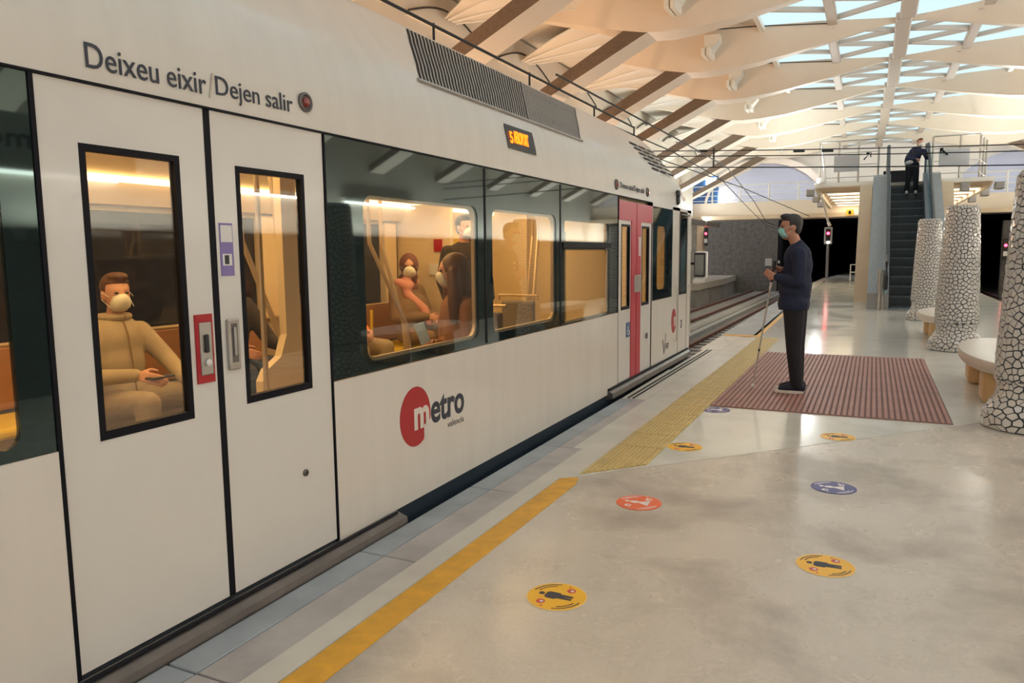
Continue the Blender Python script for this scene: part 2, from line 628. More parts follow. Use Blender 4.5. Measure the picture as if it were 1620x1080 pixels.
# ================================================================== STRUCTURE: track bed, walls
tb = tag(bx('floor', 'ballast', -11.5, 11, -8, 82, -1.3, -1.05), kind='structure')
slab('track_slab', [(-5.25, -8), (-4.55, -8), (-4.55, 60), (-5.25, 60)], 'sleeper', tb, z1=-0.93, z0=-1.05)
slab('cable_trough', [(-4.95, -8), (-4.75, -8), (-4.75, 60), (-4.95, 60)], 'concrete', tb, z1=-0.90, z0=-0.931)
for xr in (-4.03, -3.03, -6.35, -5.45, 4.4, 5.4):
    m = MB()
    m.box(xr - .06, xr + .06, -8, 60, -1.0, -0.98)
    m.box(xr - .015, xr + .015, -8, 60, -0.98, -0.9)
    m.box(xr - .035, xr + .035, -8, 60, -0.9, -0.86)
    m.build('rail', 'rail_steel', tb)
sl0 = None
for xc, ys in ((-5.9, 25), (-3.53, 14)):
    y = ys
    while y < 56:
        if sl0 is None:
            sl0 = bx('sleeper', 'sleeper', -.72, .72, -.11, .11, -1.05, -.955, tb, 0.02)
            c = sl0
        else:
            c = sl0.copy()
            COL.objects.link(c)
        c.location = (xc, y, 0)
        y += 0.62

wl = tag(MB().prism([(-7.4, -8, -1.1), (-7.4, -8, 6.2), (-7.8, -8, 6.2), (-7.8, -8, -1.1)], (0, 42, 0)).build('wall_left', 'shell_white'), kind='structure')
wr = tag(MB().prism([(8.3, -8, -1.1), (8.3, -8, 6.2), (8.7, -8, 6.2), (8.7, -8, -1.1)], (0, 50, 0)).build('wall_right', 'shell_white'), kind='structure')
# dark cladding low on the far walls (seen in the window reflections)
bx('dado', 'concrete', 8.24, 8.3, -8, 42, -1.05, 1.9, wr)
bx('dado', 'concrete', -7.4, -7.34, -8, 34, -1.05, 1.4, wl)

# far walkway on the left and end walls, tunnel mouths
lp = tag(MB().prism([(-7.0, 33.5, -.3), (-7.0, 40, -.3), (-7.6, 50, -.3), (-8.4, 64, -.3), (-11, 64, -.3), (-11, 33.5, -.3)], (0, 0, .3)).build('floor', 'cream_strip'), kind='structure')
for i in range(6):
    y0 = 33.5 + i * 3.2
    x0 = -7.1 - max(0, y0 - 40) * .06
    x1 = -7.1 - max(0, y0 + 3.2 - 40) * .06
    MB().prism([(x0, y0 + .03, -1.1), (x1, y0 + 3.17, -1.1), (x1 - .4, y0 + 3.17, -1.1), (x0 - .4, y0 + .03, -1.1)], (0, 0, .8)).build('retaining_block', 'concrete', lp)
we = tag(MB().box(-11, -5.05, 46.0, 46.4, -1.05, 3.2).build('wall_end', 'concrete_wall'), kind='structure')
bx('panel', 'poster_white', -5.72, -5.35, 45.95, 46.0, .55, .98, we)
bx('side_pier', 'concrete', -11.0, -8.05, 38.2, 38.6, 0.0, 3.1, we)
bx('portal_frame', 'concrete_tan', -8.05, -7.75, 38.1, 38.6, 0.0, 3.1, we)
# tunnel interiors
tn = MB()
tn.box(-5.05, -4.85, 46, 75, -1.05, 3.3)
tn.box(-0.3, 0.0, 46, 75, -1.05, 3.3)
tn.box(-5.2, 0.0, 74.8, 75, -1.05, 3.3)
tn.box(-11.2, 10.6, 46, 75, 3.2, 3.4)
tn.build('tunnel_lining', 'tunnel_black', we)
tn = MB()
tn.box(2.6, 2.8, 40, 70, -1.05, 3.3)
tn.box(2.6, 10.6, 69, 69.2, -1.05, 3.3)
tn.box(10.4, 10.6, 40, 70, -1.05, 3.3)
tn.build('tunnel_lining', 'tunnel_black', we)
bx('tunnel_side_wall', 'concrete_dark', 4.9, 10.5, 37.8, 38.2, -1.05, 2.6, we)
bx('niche_light', 'sign_white', -4.55, -4.4, 60, 60.05, 1.1, 1.22, we)

# ================================================================== STRUCTURE: gallery + mezzanine (z = 3.48)
gal = tag(MB().prism([(-11, 36, 3.02), (10.5, 36, 3.02), (10.5, 36, 3.66), (-11, 36, 3.66)], (0, 5.5, 0)).build('floor', 'rib_cream'), kind='structure')
bx('soffit_lip', 'concrete_tan', -11, 10.5, 35.6, 36.0, 2.86, 3.04, gal)
bk = tag(bx('wall_back', 'shell_white', -12, 11, 41.5, 41.8, 3.2, 8.5), kind='structure')
# arch shaped lit recess on the back wall
def arch_pts(cx, w, h, z0, y, n=16):
    return [(cx + w * math.cos(math.pi * k / n), y, z0 + h * math.sin(math.pi * k / n)) for k in range(n + 1)]
MB().prism(arch_pts(-5.3, 2.9, 2.2, 3.7, 41.2), (0, .3, 0)).build('arch_recess', 'gallery_blue', bk)
ao, ai = arch_pts(-5.2, 3.1, 2.5, 3.7, 40.9), arch_pts(-5.3, 2.9, 2.2, 3.7, 40.9)
MB().prism(ao + ai[::-1], (0, .6, 0)).build('arch_band', 'rib_cream', bk)
MB().prism(arch_pts(6.0, 2.9, 2.2, 3.7, 41.2), (0, .3, 0)).build('arch_recess', 'gallery_blue', bk)
bx('glass_lobby', 'picto_blue', -8.9, -7.6, 41.0, 41.2, 3.66, 5.4, bk)
bx('lobby_light', 'tube_white', -8.2, -7.7, 40.9, 41.0, 4.9, 5.3, bk)
bx('lobby_light', 'tube_white', -7.5, -7.2, 40.9, 41.0, 3.8, 4.5, bk)
for (x0, x1, z0, z1, mt_) in [(-5.05, -4.5, 3.95, 4.4, 'poster_white'), (-3.6, -2.0, 3.7, 4.75, 'grey_panel'), (-1.9, -.4, 3.7, 4.75, 'steel_dark'), (4.2, 5.2, 3.7, 4.7, 'sign_yellow'), (5.4, 7.4, 3.7, 4.7, 'grey_panel')]:
    bx('kiosk_panel', mt_, x0, x1, 41.3, 41.45, z0, z1, bk)
for k in range(3):
    bx('notice_line', 'seal_black', -4.98, -4.57, 41.28, 41.3, 4.03 + k * .13, 4.08 + k * .13, bk)


def railing(name, pts, z0, h, npost, label, infill=3, mat='white_paint', thick=0.02):
    """posts and rails along a polyline pts [(x,y)]"""
    r = tag(empty(name, (pts[0][0], pts[0][1], z0)), label, 'railing')
    P = [Vector((p[0], p[1], z0)) for p in pts]
    L = [0]
    for a, b in zip(P, P[1:]):
        L.append(L[-1] + (b - a).length)

    def at(s):
        for i in range(len(P) - 1):
            if s <= L[i + 1] + 1e-6:
                return P[i].lerp(P[i + 1], (s - L[i]) / (L[i + 1] - L[i]))
        return P[-1]
    for k in range(npost):
        p = at(L[-1] * k / (npost - 1))
        under(MB().tube([p, p + Vector((0, 0, h))], thick * 1.3, 8).build('post', mat), r)
    for j in range(infill):
        z = h * (1 - j / max(1, infill - 1) * .86)
        under(MB().tube([p + Vector((0, 0, z)) for p in P], thick if j == 0 else thick * .6, 6).build('rail', mat), r)
    return r


railing('gallery_railing', [(-8.2, 36.1), (-1.9, 36.1)], 3.66, 0.78, 6, 'white gallery railing on the left above the tunnel mouth', 4, thick=.028)
railing('gallery_railing', [(3.1, 36.1), (9.5, 36.1)], 3.66, 0.85, 5, 'white gallery railing right of the escalator landing', 4, thick=.035)

mz = tag(MB().prism([(-1.78, 26, 3.36), (3.05, 26, 3.36), (3.05, 36, 3.36), (-1.95, 36, 3.36)], (0, 0, .10)).build('floor', 'rib_cream'), kind='structure')
MB().prism([(-1.80, 25.92, 3.40), (.05, 25.92, 3.40), (.05, 26.06, 3.40), (-1.80, 26.06, 3.40)], (0, 0, .12)).build('landing_edge', 'edge_white', mz)
MB().prism([(1.5, 25.92, 3.38), (3.07, 25.92, 3.38), (3.07, 26.06, 3.38), (1.5, 26.06, 3.38)], (0, 0, .12)).build('landing_edge', 'edge_white', mz)
# soffit fascia and beams
for (x0, x1, x2, x3) in ((-1.72, -.44, -1.5, -.44), (1.85, 2.98, 1.85, 2.7)):
    MB().prism([(x0, 26.1, 3.36), (x1, 26.1, 3.36), (x1, 26.1, 3.28), (x0 + .05, 26.1, 3.32)], (0, .12, 0)).build('fascia', 'concrete_tan', mz)
    for j in range(5):
        y = 27.2 + j * 1.75
        bx('soffit_slat', 'rib_cream', min(x0, x1) + .1, max(x0, x1), y, y + .5, 3.31, 3.36, mz)
        bx('soffit_light', 'panel_glow', min(x0, x1) + .2, max(x0, x1) - .1, y + .6, y + 1.6, 3.335, 3.358, mz)
MB().prism([(-1.80, 26.2, 3.36), (-1.62, 26.2, 3.36), (-1.62, 26.2, 3.2), (-1.74, 26.2, 3.2)], (-.12, 9.4, 0)).build('side_beam', 'rib_cream', mz)
MB().prism([(2.9, 26.2, 3.36), (3.08, 26.2, 3.36), (3.0, 26.2, 3.2), (2.9, 26.2, 3.2)], (-.05, 9.4, 0)).build('side_beam', 'rib_cream', mz)
bx('flood_lamp_box', 'cladding_grey', 2.2, 2.44, 25.75, 26.05, 3.1, 3.34, mz, .03)
# stair walls each side of the escalator
for (x0, x1) in ((-.46, -.12), (1.68, 1.98)):
    MB().prism([(x0, 22.7, 0), (x0, 26.05, 0), (x0, 34, 0), (x0, 34, 3.36), (x0, 26.05, 3.36), (x0, 25.2, 3.36)], (x1 - x0, 0, 0)).build('stair_wall', 'concrete_tan', mz)
rl = railing('balcony_railing', [(-1.66, 26.0), (.0, 26.0)], 3.5, 1.30, 4, 'grey tubular balcony railing left of the escalator top', 4, 'steel', .024)
under(bx('sign_board', 'grey_panel', -1.25, -.55, 25.96, 25.98, 3.85, 4.35), rl)
rr_ = railing('balcony_railing', [(1.46, 26.0), (2.65, 26.0), (3.0, 27.6)], 3.48, 1.27, 5, 'grey tubular balcony railing right of the escalator top', 4, 'steel', .024)
under(bx('sign_board', 'grey_panel', 1.62, 2.4, 25.96, 25.98, 3.85, 4.35), rr_)
for (xa, dx) in ((-.42, 1), (1.56, -1)):
    p = rl if xa < 0 else rr_
    m = MB()
    m.prism([(xa, 25.93, 4.2), (xa + .03, 25.93, 4.17), (xa + .17, 25.93, 4.36), (xa + .19, 25.93, 4.39)] if dx > 0 else
            [(xa + .30, 25.93, 4.2), (xa + .27, 25.93, 4.17), (xa + .08, 25.93, 4.36), (xa + .11, 25.93, 4.39)], (0, .02, 0))
    m.prism([(xa + .08, 25.93, 4.36), (xa + .17, 25.93, 4.36), (xa + .17, 25.93, 4.40), (xa + .08, 25.93, 4.40)], (0, .02, 0))
    q = .19 if dx > 0 else .08
    m.prism([(xa + q, 25.93, 4.25), (xa + q + .03, 25.93, 4.25), (xa + q + .03, 25.93, 4.4), (xa + q, 25.93, 4.4)], (0, .02, 0))
    under(m.build('arrow', 'seal_black'), p)
wb = tag(empty('wayfinding_sign', (-.85, 33.9, 2.7)), 'small yellow and white exit sign under the landing soffit', 'sign')
under(bx('yellow_panel', 'sign_yellow', -1.15, -.86, 35.5, 35.54, 2.9, 3.14), wb)
under(bx('white_panel', 'sign_white', -.84, -.55, 35.5, 35.54, 2.9, 3.14), wb)
under(bx('pictogram', 'seal_black', -1.06, -.96, 35.49, 35.5, 2.95, 3.09), wb)

# ================================================================== STRUCTURE: ceiling
ceil = MB()
for sgn in (1, -1):
    X = lambda x: x if sgn == 1 else 2 * AX - x
    ceil.add([(X(-7.8), -8, 6.22), (X(-2.3), -8, 6.22), (X(-2.3), 14, 6.22), (X(-7.8), 14, 6.22)], [(0, 1, 2, 3)])
    ceil.add([(X(-7.8), 14, 6.22), (X(-2.3), 14, 6.22), (X(-2.3) - .5, 42, 6.22), (X(-7.8) - .5, 42, 6.22)], [(0, 1, 2, 3)])
ceil_o = tag(ceil.build('ceiling', 'shell_white'), kind='structure')

# skylight panes above the grid
bays = []
k = -6
while RIB0 + k * RIBS < 36:
    bays.append(RIB0 + k * RIBS)
    k += 1
for y0 in bays:
    for j in range(4):
        x0 = AX - 2.75 + j * 1.375
        d = drift(y0 + 1.7)
        bx('skylight_pane', 'skylight', x0 + d + .01, x0 + 1.365 + d, y0 + .03, y0 + RIBS - .03, 6.17, 6.19, ceil_o)
# upstand walls of the skylight trough
for sgn in (-1, 1):
    for y0 in bays:
        d = drift(y0 + 1.7)
        x = AX + sgn * 2.76 + d
        bx('skylight_upstand', 'edge_white', x - .05, x + .05, y0, y0 + RIBS, 6.06, 6.24, ceil_o)


def bar(m, a, b, w, z0, z1, mi=0):
    a, b = Vector((a[0], a[1], 0)), Vector((b[0], b[1], 0))
    t = (b - a).normalized()
    n = Vector((-t.y, t.x, 0)) * w / 2
    m.prism([(*(p.xy), z0) for p in (a - n, b - n, b + n, a + n)], (0, 0, z1 - z0), mi)


for y0 in bays:
    d0 = drift(y0 + 1.7)
    y1 = y0 + RIBS
    m = MB()
    m.bbox(AX + d0 - .15, AX + d0 + .15, y0, y1, 6.0, 6.15, .03)
    m.build('spine_beam', 'grid_beige', ceil_o)
    for sgn in (-1, 1):
        bxp = AX + d0 + sgn * 1.38
        m = MB()
        m.bbox(bxp - .10, bxp + .10, y0 + .1, y1 - .1, 6.02, 6.15, .025)
        m.build('grid_beam', 'grid_beige', ceil_o)
        for (sa, sb) in ((.33, .10), (.33, .5), (.67, .5), (.67, .90)):
            m = MB()
            bar(m, (AX + d0 + sgn * .12, y0 + sa * RIBS), (bxp, y0 + sb * RIBS), .085, 6.05, 6.14)
            m.build('grid_bar', 'grid_beige', ceil_o)
        for (sa, sb) in ((.28, .5), (.72, .5)):
            m = MB()
            bar(m, (bxp, y0 + sa * RIBS), (AX + d0 + sgn * 2.76, y0 + sb * RIBS), .085, 6.05, 6.14)
            m.build('grid_bar', 'grid_beige', ceil_o)

# ribs (lens shaped folded webs), struts, fixtures
ZT = 6.22
prof = [(-6.7, 6.14, .05), (-6.2, 6.02, .12), (-5.5, 5.84, .22), (-4.9, 5.66, .30), (-4.4, 5.53, .335), (-4.0, 5.45, .335), (-3.6, 5.42, .32), (-3.1, 5.44, .27),
        (-2.4, 5.52, .18), (-1.7, 5.65, .11), (-.93, 5.80, .07), (-.3, 5.94, .055), (.1, 6.02, .05), (.45, 6.04, .05)]
full = prof + [(2 * AX - x, z, w) for x, z, w in prof[-2::-1]]
rib_me = None
for y0 in bays:
    d = drift(y0)
    if rib_me is None:
        m = MB()
        secs = []
        for x, z, w in full:
            zt = ZT - .12 * max(0.0, 1 - abs(x - AX) / 2.7)
            dep = zt - z
            wt = w + .62 * dep + .03
            secs.append([(x, -wt + .335, zt), (x, -w + .335, z), (x, w + .335, z), (x, wt + .335, zt)])
        m.loft(secs)
        o = m.build('rib', 'rib_cream', ceil_o, smooth=True, angle=28)
        rib_me = o.data
    else:
        o = link('rib', rib_me, ceil_o)
    o.location = (d, y0, 0)
crack_me = None
for y0 in bays:
    if crack_me is None:
        cp_ = []
        for x, z, w in prof:
            if -3.6 <= x <= -.9:
                zt = ZT - .12 * max(0.0, 1 - abs(x - AX) / 2.7)
                wt = w + .62 * (zt - z) + .03
                cp_.append((x, -wt + .335 + .03, zt - .055))
        o = MB().tube(cp_, .012, 5).build('joint_line', 'dark_gap', ceil_o)
        crack_me = o.data
    else:
        o = link('joint_line', crack_me, ceil_o)
    o.location = (drift(y0), y0, 0)
strut_me = None
for y0 in bays:
    for sgn in (1, -1):
        if strut_me is None:
            a, b = Vector((-3.82, 5.50)), Vector((-7.45, 3.72))
            t = (b - a).normalized()
            n = Vector((t.y, -t.x))
            if n.y < 0:
                n = -n
            up0, up1 = .25, .17
            P = [a + n * .0, b + n * .0, b + n * up1, a + n * up0 + Vector((-.1, 0))]
            m = MB()
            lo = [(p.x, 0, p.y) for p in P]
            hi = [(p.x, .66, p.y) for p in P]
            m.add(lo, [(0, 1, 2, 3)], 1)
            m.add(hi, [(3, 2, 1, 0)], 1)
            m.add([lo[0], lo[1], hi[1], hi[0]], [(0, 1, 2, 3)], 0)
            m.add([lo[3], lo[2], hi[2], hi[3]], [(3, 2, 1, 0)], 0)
            o = m.build('strut', ['rib_cream', 'strut_brown_shade'], ceil_o)
            strut_me = o.data
        else:
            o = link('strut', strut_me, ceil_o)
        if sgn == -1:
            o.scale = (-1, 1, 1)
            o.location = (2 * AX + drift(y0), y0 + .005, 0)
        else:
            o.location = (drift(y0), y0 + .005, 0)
# leaf vaults between the struts and the wall
leaf_me = None
for y0 in bays:
    ym = y0 + .335 + RIBS / 2
    for sgn in (1, -1):
        parts = []
        for j, (a0, a1) in enumerate(((-1.42, -.48), (-.47, .47), (.48, 1.42))):
            key = ('leaf', j)
            if leaf_me is None:
                leaf_me = {}
            if key not in leaf_me:
                m = MB()
                ap = Vector((-7.3, (a0 + a1) / 2 * .18, 5.80))
                N = 8
                secs = []
                for q in range(N + 1):
                    s = q / N
                    x = -7.3 + s * 3.0
                    w0 = (a0 + a1) / 2 * (.15 + .85 * math.sin(min(1, s * 1.1) * math.pi / 2))
                    hw = (a1 - a0) / 2 * (.10 + .90 * math.sin(min(1, s * 1.1) * math.pi / 2))
                    zc = 5.74 + .34 * math.sin(s * math.pi / 2)
                    sec = []
                    for u in range(7):
                        v = -1 + u / 3
                        sec.append((x, w0 + hw * v, zc + .09 * (1 - v * v)))
                    secs.append(sec)
                m.loft(secs)
                e0 = [s[0] for s in secs]
                e1 = [s[-1] for s in secs]
                m.tube([(x, y, z - .0) for x, y, z in e0], .018, 6, 1)
                m.tube([(x, y, z - .0) for x, y, z in e1], .018, 6, 1)
                o = m.build('leaf_vault', ['shell_white', 'edge_white'], ceil_o, smooth=True, angle=50)
                leaf_me[key] = o.data
            else:
                o = link('leaf_vault', leaf_me[key], ceil_o)
            if sgn == -1:
                o.scale = (-1, 1, 1)
                o.location = (2 * AX + drift(ym), ym, 0)
            else:
                o.location = (drift(ym), ym, 0)
# curved wall tops with dark gap
def wall_top(y0, y1, x, parent):
    n = 12
    pts = [(x, y0, 5.5)] + [(x, y0 + (y1 - y0) * k / n, 5.55 + .33 * math.sin(math.pi * k / n)) for k in range(n + 1)] + [(x, y1, 5.5)]
    MB().prism(pts, (.05 if x < 0 else -.05, 0, 0)).build('wall_crest', 'shell_white', parent)
    arc = [(x + (.06 if x < 0 else -.06), y0 + (y1 - y0) * k / n, 5.57 + .33 * math.sin(math.pi * k / n)) for k in range(n + 1)]
    MB().tube(arc, .018, 6).build('shadow_gap', 'dark_gap', parent)
for y0 in bays:
    if y0 < 33:
        wall_top(y0 + .7, y0 + RIBS, -7.4, wl)
        wall_top(y0 + .7, y0 + RIBS, 8.3, wr)

# twin luminaires on the ribs
def twin_lamp(x, y, z, side, i):
    r = tag(empty('twin_luminaire', (x, y, z)), None, 'lamp', 'white twin luminaires fixed to the vault ribs')
    m = MB()
    m.prism([(x - .02, y + .05, z + .22), (x + .30 * side, y + .05, z + .22), (x + .30 * side, y + .05, z + .10), (x + .05 * side, y + .05, z - .16), (x - .02, y + .05, z - .16)], (0, .5, 0))
    under(m.build('housing', 'edge_white'), r)
    for q in range(2):
        mm = MB()
        mm.bbox(x - .06 + q * .11, x + .02 + q * .11, y - .06, y + .5, z - .22, z - .05, .015)
        under(mm.build('tube_cover', 'edge_white'), r)
    return r
ordn = ['first', 'second', 'third', 'fourth', 'fifth', 'sixth', 'seventh', 'eighth']
for i, y0 in enumerate([y for y in bays if y > 13]):
    r = twin_lamp(-3.4 + drift(y0), y0 - .62, 5.82, 1, i)
    r['label'] = 'cream twin luminaire on a vault rib above the train, %s counting from the viewer' % ordn[i]

# unseen light troughs added on both side walls to wash the vault
ul0 = None
for i, y0 in enumerate(bays):
    for sgn in (1, -1):
        x = -7.15 if sgn == 1 else 7.9
        ym = y0 + 2.0
        UZ = 2.6 if sgn == 1 else 1.7
        m = MB()
        m.prism([(x - .15, ym - 1.6, UZ), (x + .15, ym - 1.6, UZ), (x + .20, ym - 1.6, UZ + .2), (x - .2, ym - 1.6, UZ + .2)], (0, 3.2, 0))
        m.box(x - .45 if sgn == 1 else x + .1, x - .1 if sgn == 1 else x + .45, ym - .05, ym + .05, UZ + .04, UZ + .1)
        o = m.build('added_uplight', 'cladding_grey', wl if sgn == 1 else wr)
        far = y0 > 20
        L = area_light('vault_fill', (x, ym, UZ + .23), (x, ym, 6.0), .30, 3.1, (66 if sgn == 1 else 88) if not far else 66, (WARM if sgn == 1 else NEUT) if not far else COOL, o)
        L.rotation_euler = (math.pi, math.radians(35) if sgn == 1 else 0, 0)

# fluorescent tubes along the right wall
for i, (y0, y1) in enumerate(((7.0, 9.6), (12.6, 14.8), (16.2, 19.6), (1.0, 3.6))):
    r = bx('fluorescent_fitting', 'white_paint', 8.16, 8.3, y0, y1, 2.86, 2.95, wr)
    MB().tube([(8.2, y0 + .03, 2.83), (8.2, y1 - .03, 2.83)], .035, 8).build('tube', 'tube_white', r)
# gallery lights
for i, x in enumerate((-6.5, -3.5, 4.5, 7.5)):
    o = bx('gallery_downlight', 'white_paint', x - .3, x + .3, 38.4, 39.0, 6.05, 6.15, ceil_o)
    area_light('gallery_light', (x, 38.7, 6.03), (x, 39.5, 3), .5, .5, 60, (.8, .87, 1), o)
for i, (x, y) in enumerate(((-1.90, 25.8), (-1.94, 29.0), (-2.0, 32.5), (3.17, 25.8), (3.17, 29.0), (3.17, 32.5))):
    o = MB().bbox(x - .12, x + .12, y - .2, y + .2, 3.12, 3.34, .03).build('floodlight', 'cladding_grey', mz)
    area_light('flood', (x, y, 3.38), (x + (-1.6 if x < 0 else 1.6), y - 1.5, 6.2), .3, .2, 75, COOL, o)

# ================================================================== TRAIN
XS = -2.26                     # plane of the train side
XF = -4.80                     # far side
train = tag(empty('metro_train', (-3.53, 4.0, -1.0)), 'white metro train with dark window band stopped at the platform', 'train')


def T(o):
    return under(o, train)


def side(name, mat, y0, y1, z0, z1, x1=XS, th=.05, b=0.0, parent=None):
    o = bx(name, mat, x1 - th, x1, y0, y1, z0, z1, None, b)
    return T(o) if parent is None else set_par(o, parent)


def set_par(o, p):
    """child of a part that itself sits under the train empty (all meshes in world coordinates)"""
    o.parent = p
    return o


# --- roof and upper shell, lofted towards the rounded nose
sec0 = [(-2.26, 1.972), (-2.262, 2.06), (-2.272, 2.16), (-2.30, 2.28), (-2.345, 2.40), (-2.42, 2.498), (-2.52, 2.628), (-2.655, 2.803), (-2.68, 2.825), (-2.83, 2.88), (-3.1, 2.94), (-3.53, 2.96)]
full_sec = sec0 + [(-7.06 - x, z) for x, z in sec0[-2::-1]]
secs = []
stations = [(-4.0, 0, 0), (2.0, 0, 0), (6.0, 0, 0), (8.6, 0, 0), (9.3, .005, .01), (9.8, .02, .05), (10.2, .06, .15), (10.5, .14, .30), (10.75, .28, .48), (10.95, .5, .70)]
for y, dx, dz in stations:
    row = []
    for x, z in full_sec:
        s = (x + 3.53) / 1.27
        k = (z - 1.972) / .988
        row.append((x - s * dx, y - .18 * k * (1 if y > 8 else 0) * (y - 8) / 2, z - dz * k))
    secs.append(row)
shell = MB().loft(secs)
T(shell.build('roof_shell', 'train_white', None, smooth=True, angle=40))
# nose below the roof
noses = []
for z, push in ((0.06, 0), (.5, .02), (1.0, 0), (1.5, -.08), (1.972, -.22)):
    row = []
    for a in range(0, 13):
        t = -1 + a / 6
        row.append((-3.53 + 1.27 * t * (1 if abs(t) < 1 else 1), 10.30 + push + .75 * (1 - abs(t) ** 3.2), z))
    noses.append(row)
T(MB().loft(noses).build('nose', 'train_white', None, smooth=True, angle=50))

# --- lower and middle side panels
side('side_panel', 'train_white', -4, 1.425, .055, .822)
side('side_panel', 'train_white', 2.748, 7.09, .055, .828)
side('side_panel', 'train_white', 8.335, 9.62, .10, .862)
side('side_panel', 'train_white', 8.335, 8.352, .862, 1.972)
side('side_panel', 'train_white', 9.292, 9.66, .862, 1.972)
side('side_panel', 'train_white', 10.10, 10.32, .862, 1.972)
side('side_panel', 'train_white', 8.335, 10.32, 1.935, 1.972)
side('side_panel', 'train_white', 9.64, 10.30, .06, .862)
side('panel_seam', 'seal_black', 9.62, 9.632, .10, 1.90, XS + .001)
side('panel_seam', 'seal_black', 10.105, 10.112, .10, 1.90, XS + .002)
side('drip_rail', 'seal_black', -4, 8.3, 1.966, 1.974, XS + .004, .02)
# skirt below the side panels
T(bx('skirt', 'skirt_navy', XS - .10, XS - .015, -4, 10.3, -.65, .06))
side('seam', 'seal_black', 2.738, 2.748, .06, 1.97, XS + .001, .06)
side('seam', 'seal_black', 1.425, 1.44, .06, 1.97, XS + .001, .06)
side('seam', 'seal_black', 7.09, 7.10, .06, 1.97, XS + .001, .06)
side('seam', 'seal_black', 8.325, 8.335, .1, 1.95, XS + .001, .06)


# --- glass bands
def rrect(y0, y1, z0, z1, r, n=5):
    pts = []
    for cy, cz, a0 in ((y1 - r, z1 - r, 0), (y0 + r, z1 - r, 90), (y0 + r, z0 + r, 180), (y1 - r, z0 + r, 270)):
        for k in range(n + 1):
            a = math.radians(a0 + 90 * k / n)
            pts.append((cy + r * math.cos(a), cz + r * math.sin(a)))
    return pts


def frame_plate(name, mat, outer, holes, x, th=.02):
    """plate in the YZ plane with (rounded) openings; the plate is cut into one cell per opening"""
    hs = []
    for h in holes:
        ys, zs = [p[0] for p in h], [p[1] for p in h]
        hs.append((h, min(ys), max(ys), min(zs), max(zs)))
    cols = []
    for h in sorted(hs, key=lambda q: q[1]):
        for c in cols:
            if h[1] < c[-1][2] - .05:
                c.append(h)
                break
        else:
            cols.append([h])
    ycuts = [outer[0]]
    for c0, c1 in zip(cols, cols[1:]):
        ycuts.append((max(q[2] for q in c0) + min(q[1] for q in c1)) / 2)
    ycuts.append(outer[1])
    m = MB()
    for c, y0, y1 in zip(cols, ycuts, ycuts[1:]):
        c = sorted(c, key=lambda q: q[3])
        zc = [outer[2]] + [(a[4] + b[3]) / 2 for a, b in zip(c, c[1:])] + [outer[3]]
        for h, z0, z1 in zip(c, zc, zc[1:]):
            cy, cz = (h[1] + h[2]) / 2, (h[3] + h[4]) / 2
            angs = [math.atan2(p[1] - cz, p[0] - cy) for p in h[0]] + [math.atan2(b_ - cz, a_ - cy) for a_ in (y0, y1) for b_ in (z0, z1)]
            angs = sorted(set(round(a_, 6) for a_ in angs))

            def hit(poly, a_):
                d = (math.cos(a_), math.sin(a_))
                best = None
                n = len(poly)
                for i in range(n):
                    p, q = poly[i], poly[(i + 1) % n]
                    e = (q[0] - p[0], q[1] - p[1])
                    den = d[0] * e[1] - d[1] * e[0]
                    if abs(den) < 1e-12:
                        continue
                    t = ((p[0] - cy) * e[1] - (p[1] - cz) * e[0]) / den
                    u = ((p[0] - cy) * d[1] - (p[1] - cz) * d[0]) / den
                    if t > 0 and -1e-6 <= u <= 1 + 1e-6:
                        best = t if best is None else max(best, t)
                return (cy + d[0] * best, cz + d[1] * best)
            R = [(y0, z0), (y1, z0), (y1, z1), (y0, z1)]
            A = [hit(h[0], a_) for a_ in angs]
            B = [hit(R, a_) for a_ in angs]
            n = len(angs)
            vs = [(x, *p) for p in A] + [(x, *p) for p in B] + [(x - th, *p) for p in A] + [(x - th, *p) for p in B]
            fs = []
            for i in range(n):
                j = (i + 1) % n
                fs += [(i, j, n + j, n + i), (2 * n + i, 3 * n + i, 3 * n + j, 2 * n + j), (i, 2 * n + i, 2 * n + j, j), (n + i, n + j, 3 * n + j, 3 * n + i)]
            m.add(vs, fs)
    o = m.build(name, mat)
    bm = bmesh.new()
    bm.from_mesh(o.data)
    bmesh.ops.remove_doubles(bm, verts=bm.verts, dist=1e-5)
    bm.to_mesh(o.data)
    bm.free()
    return o


def pane(name, pts, x, mat='window_glass', th=.006):
    return MB().prism([(x, p[0], p[1]) for p in pts], (-th, 0, 0)).build(name, mat)


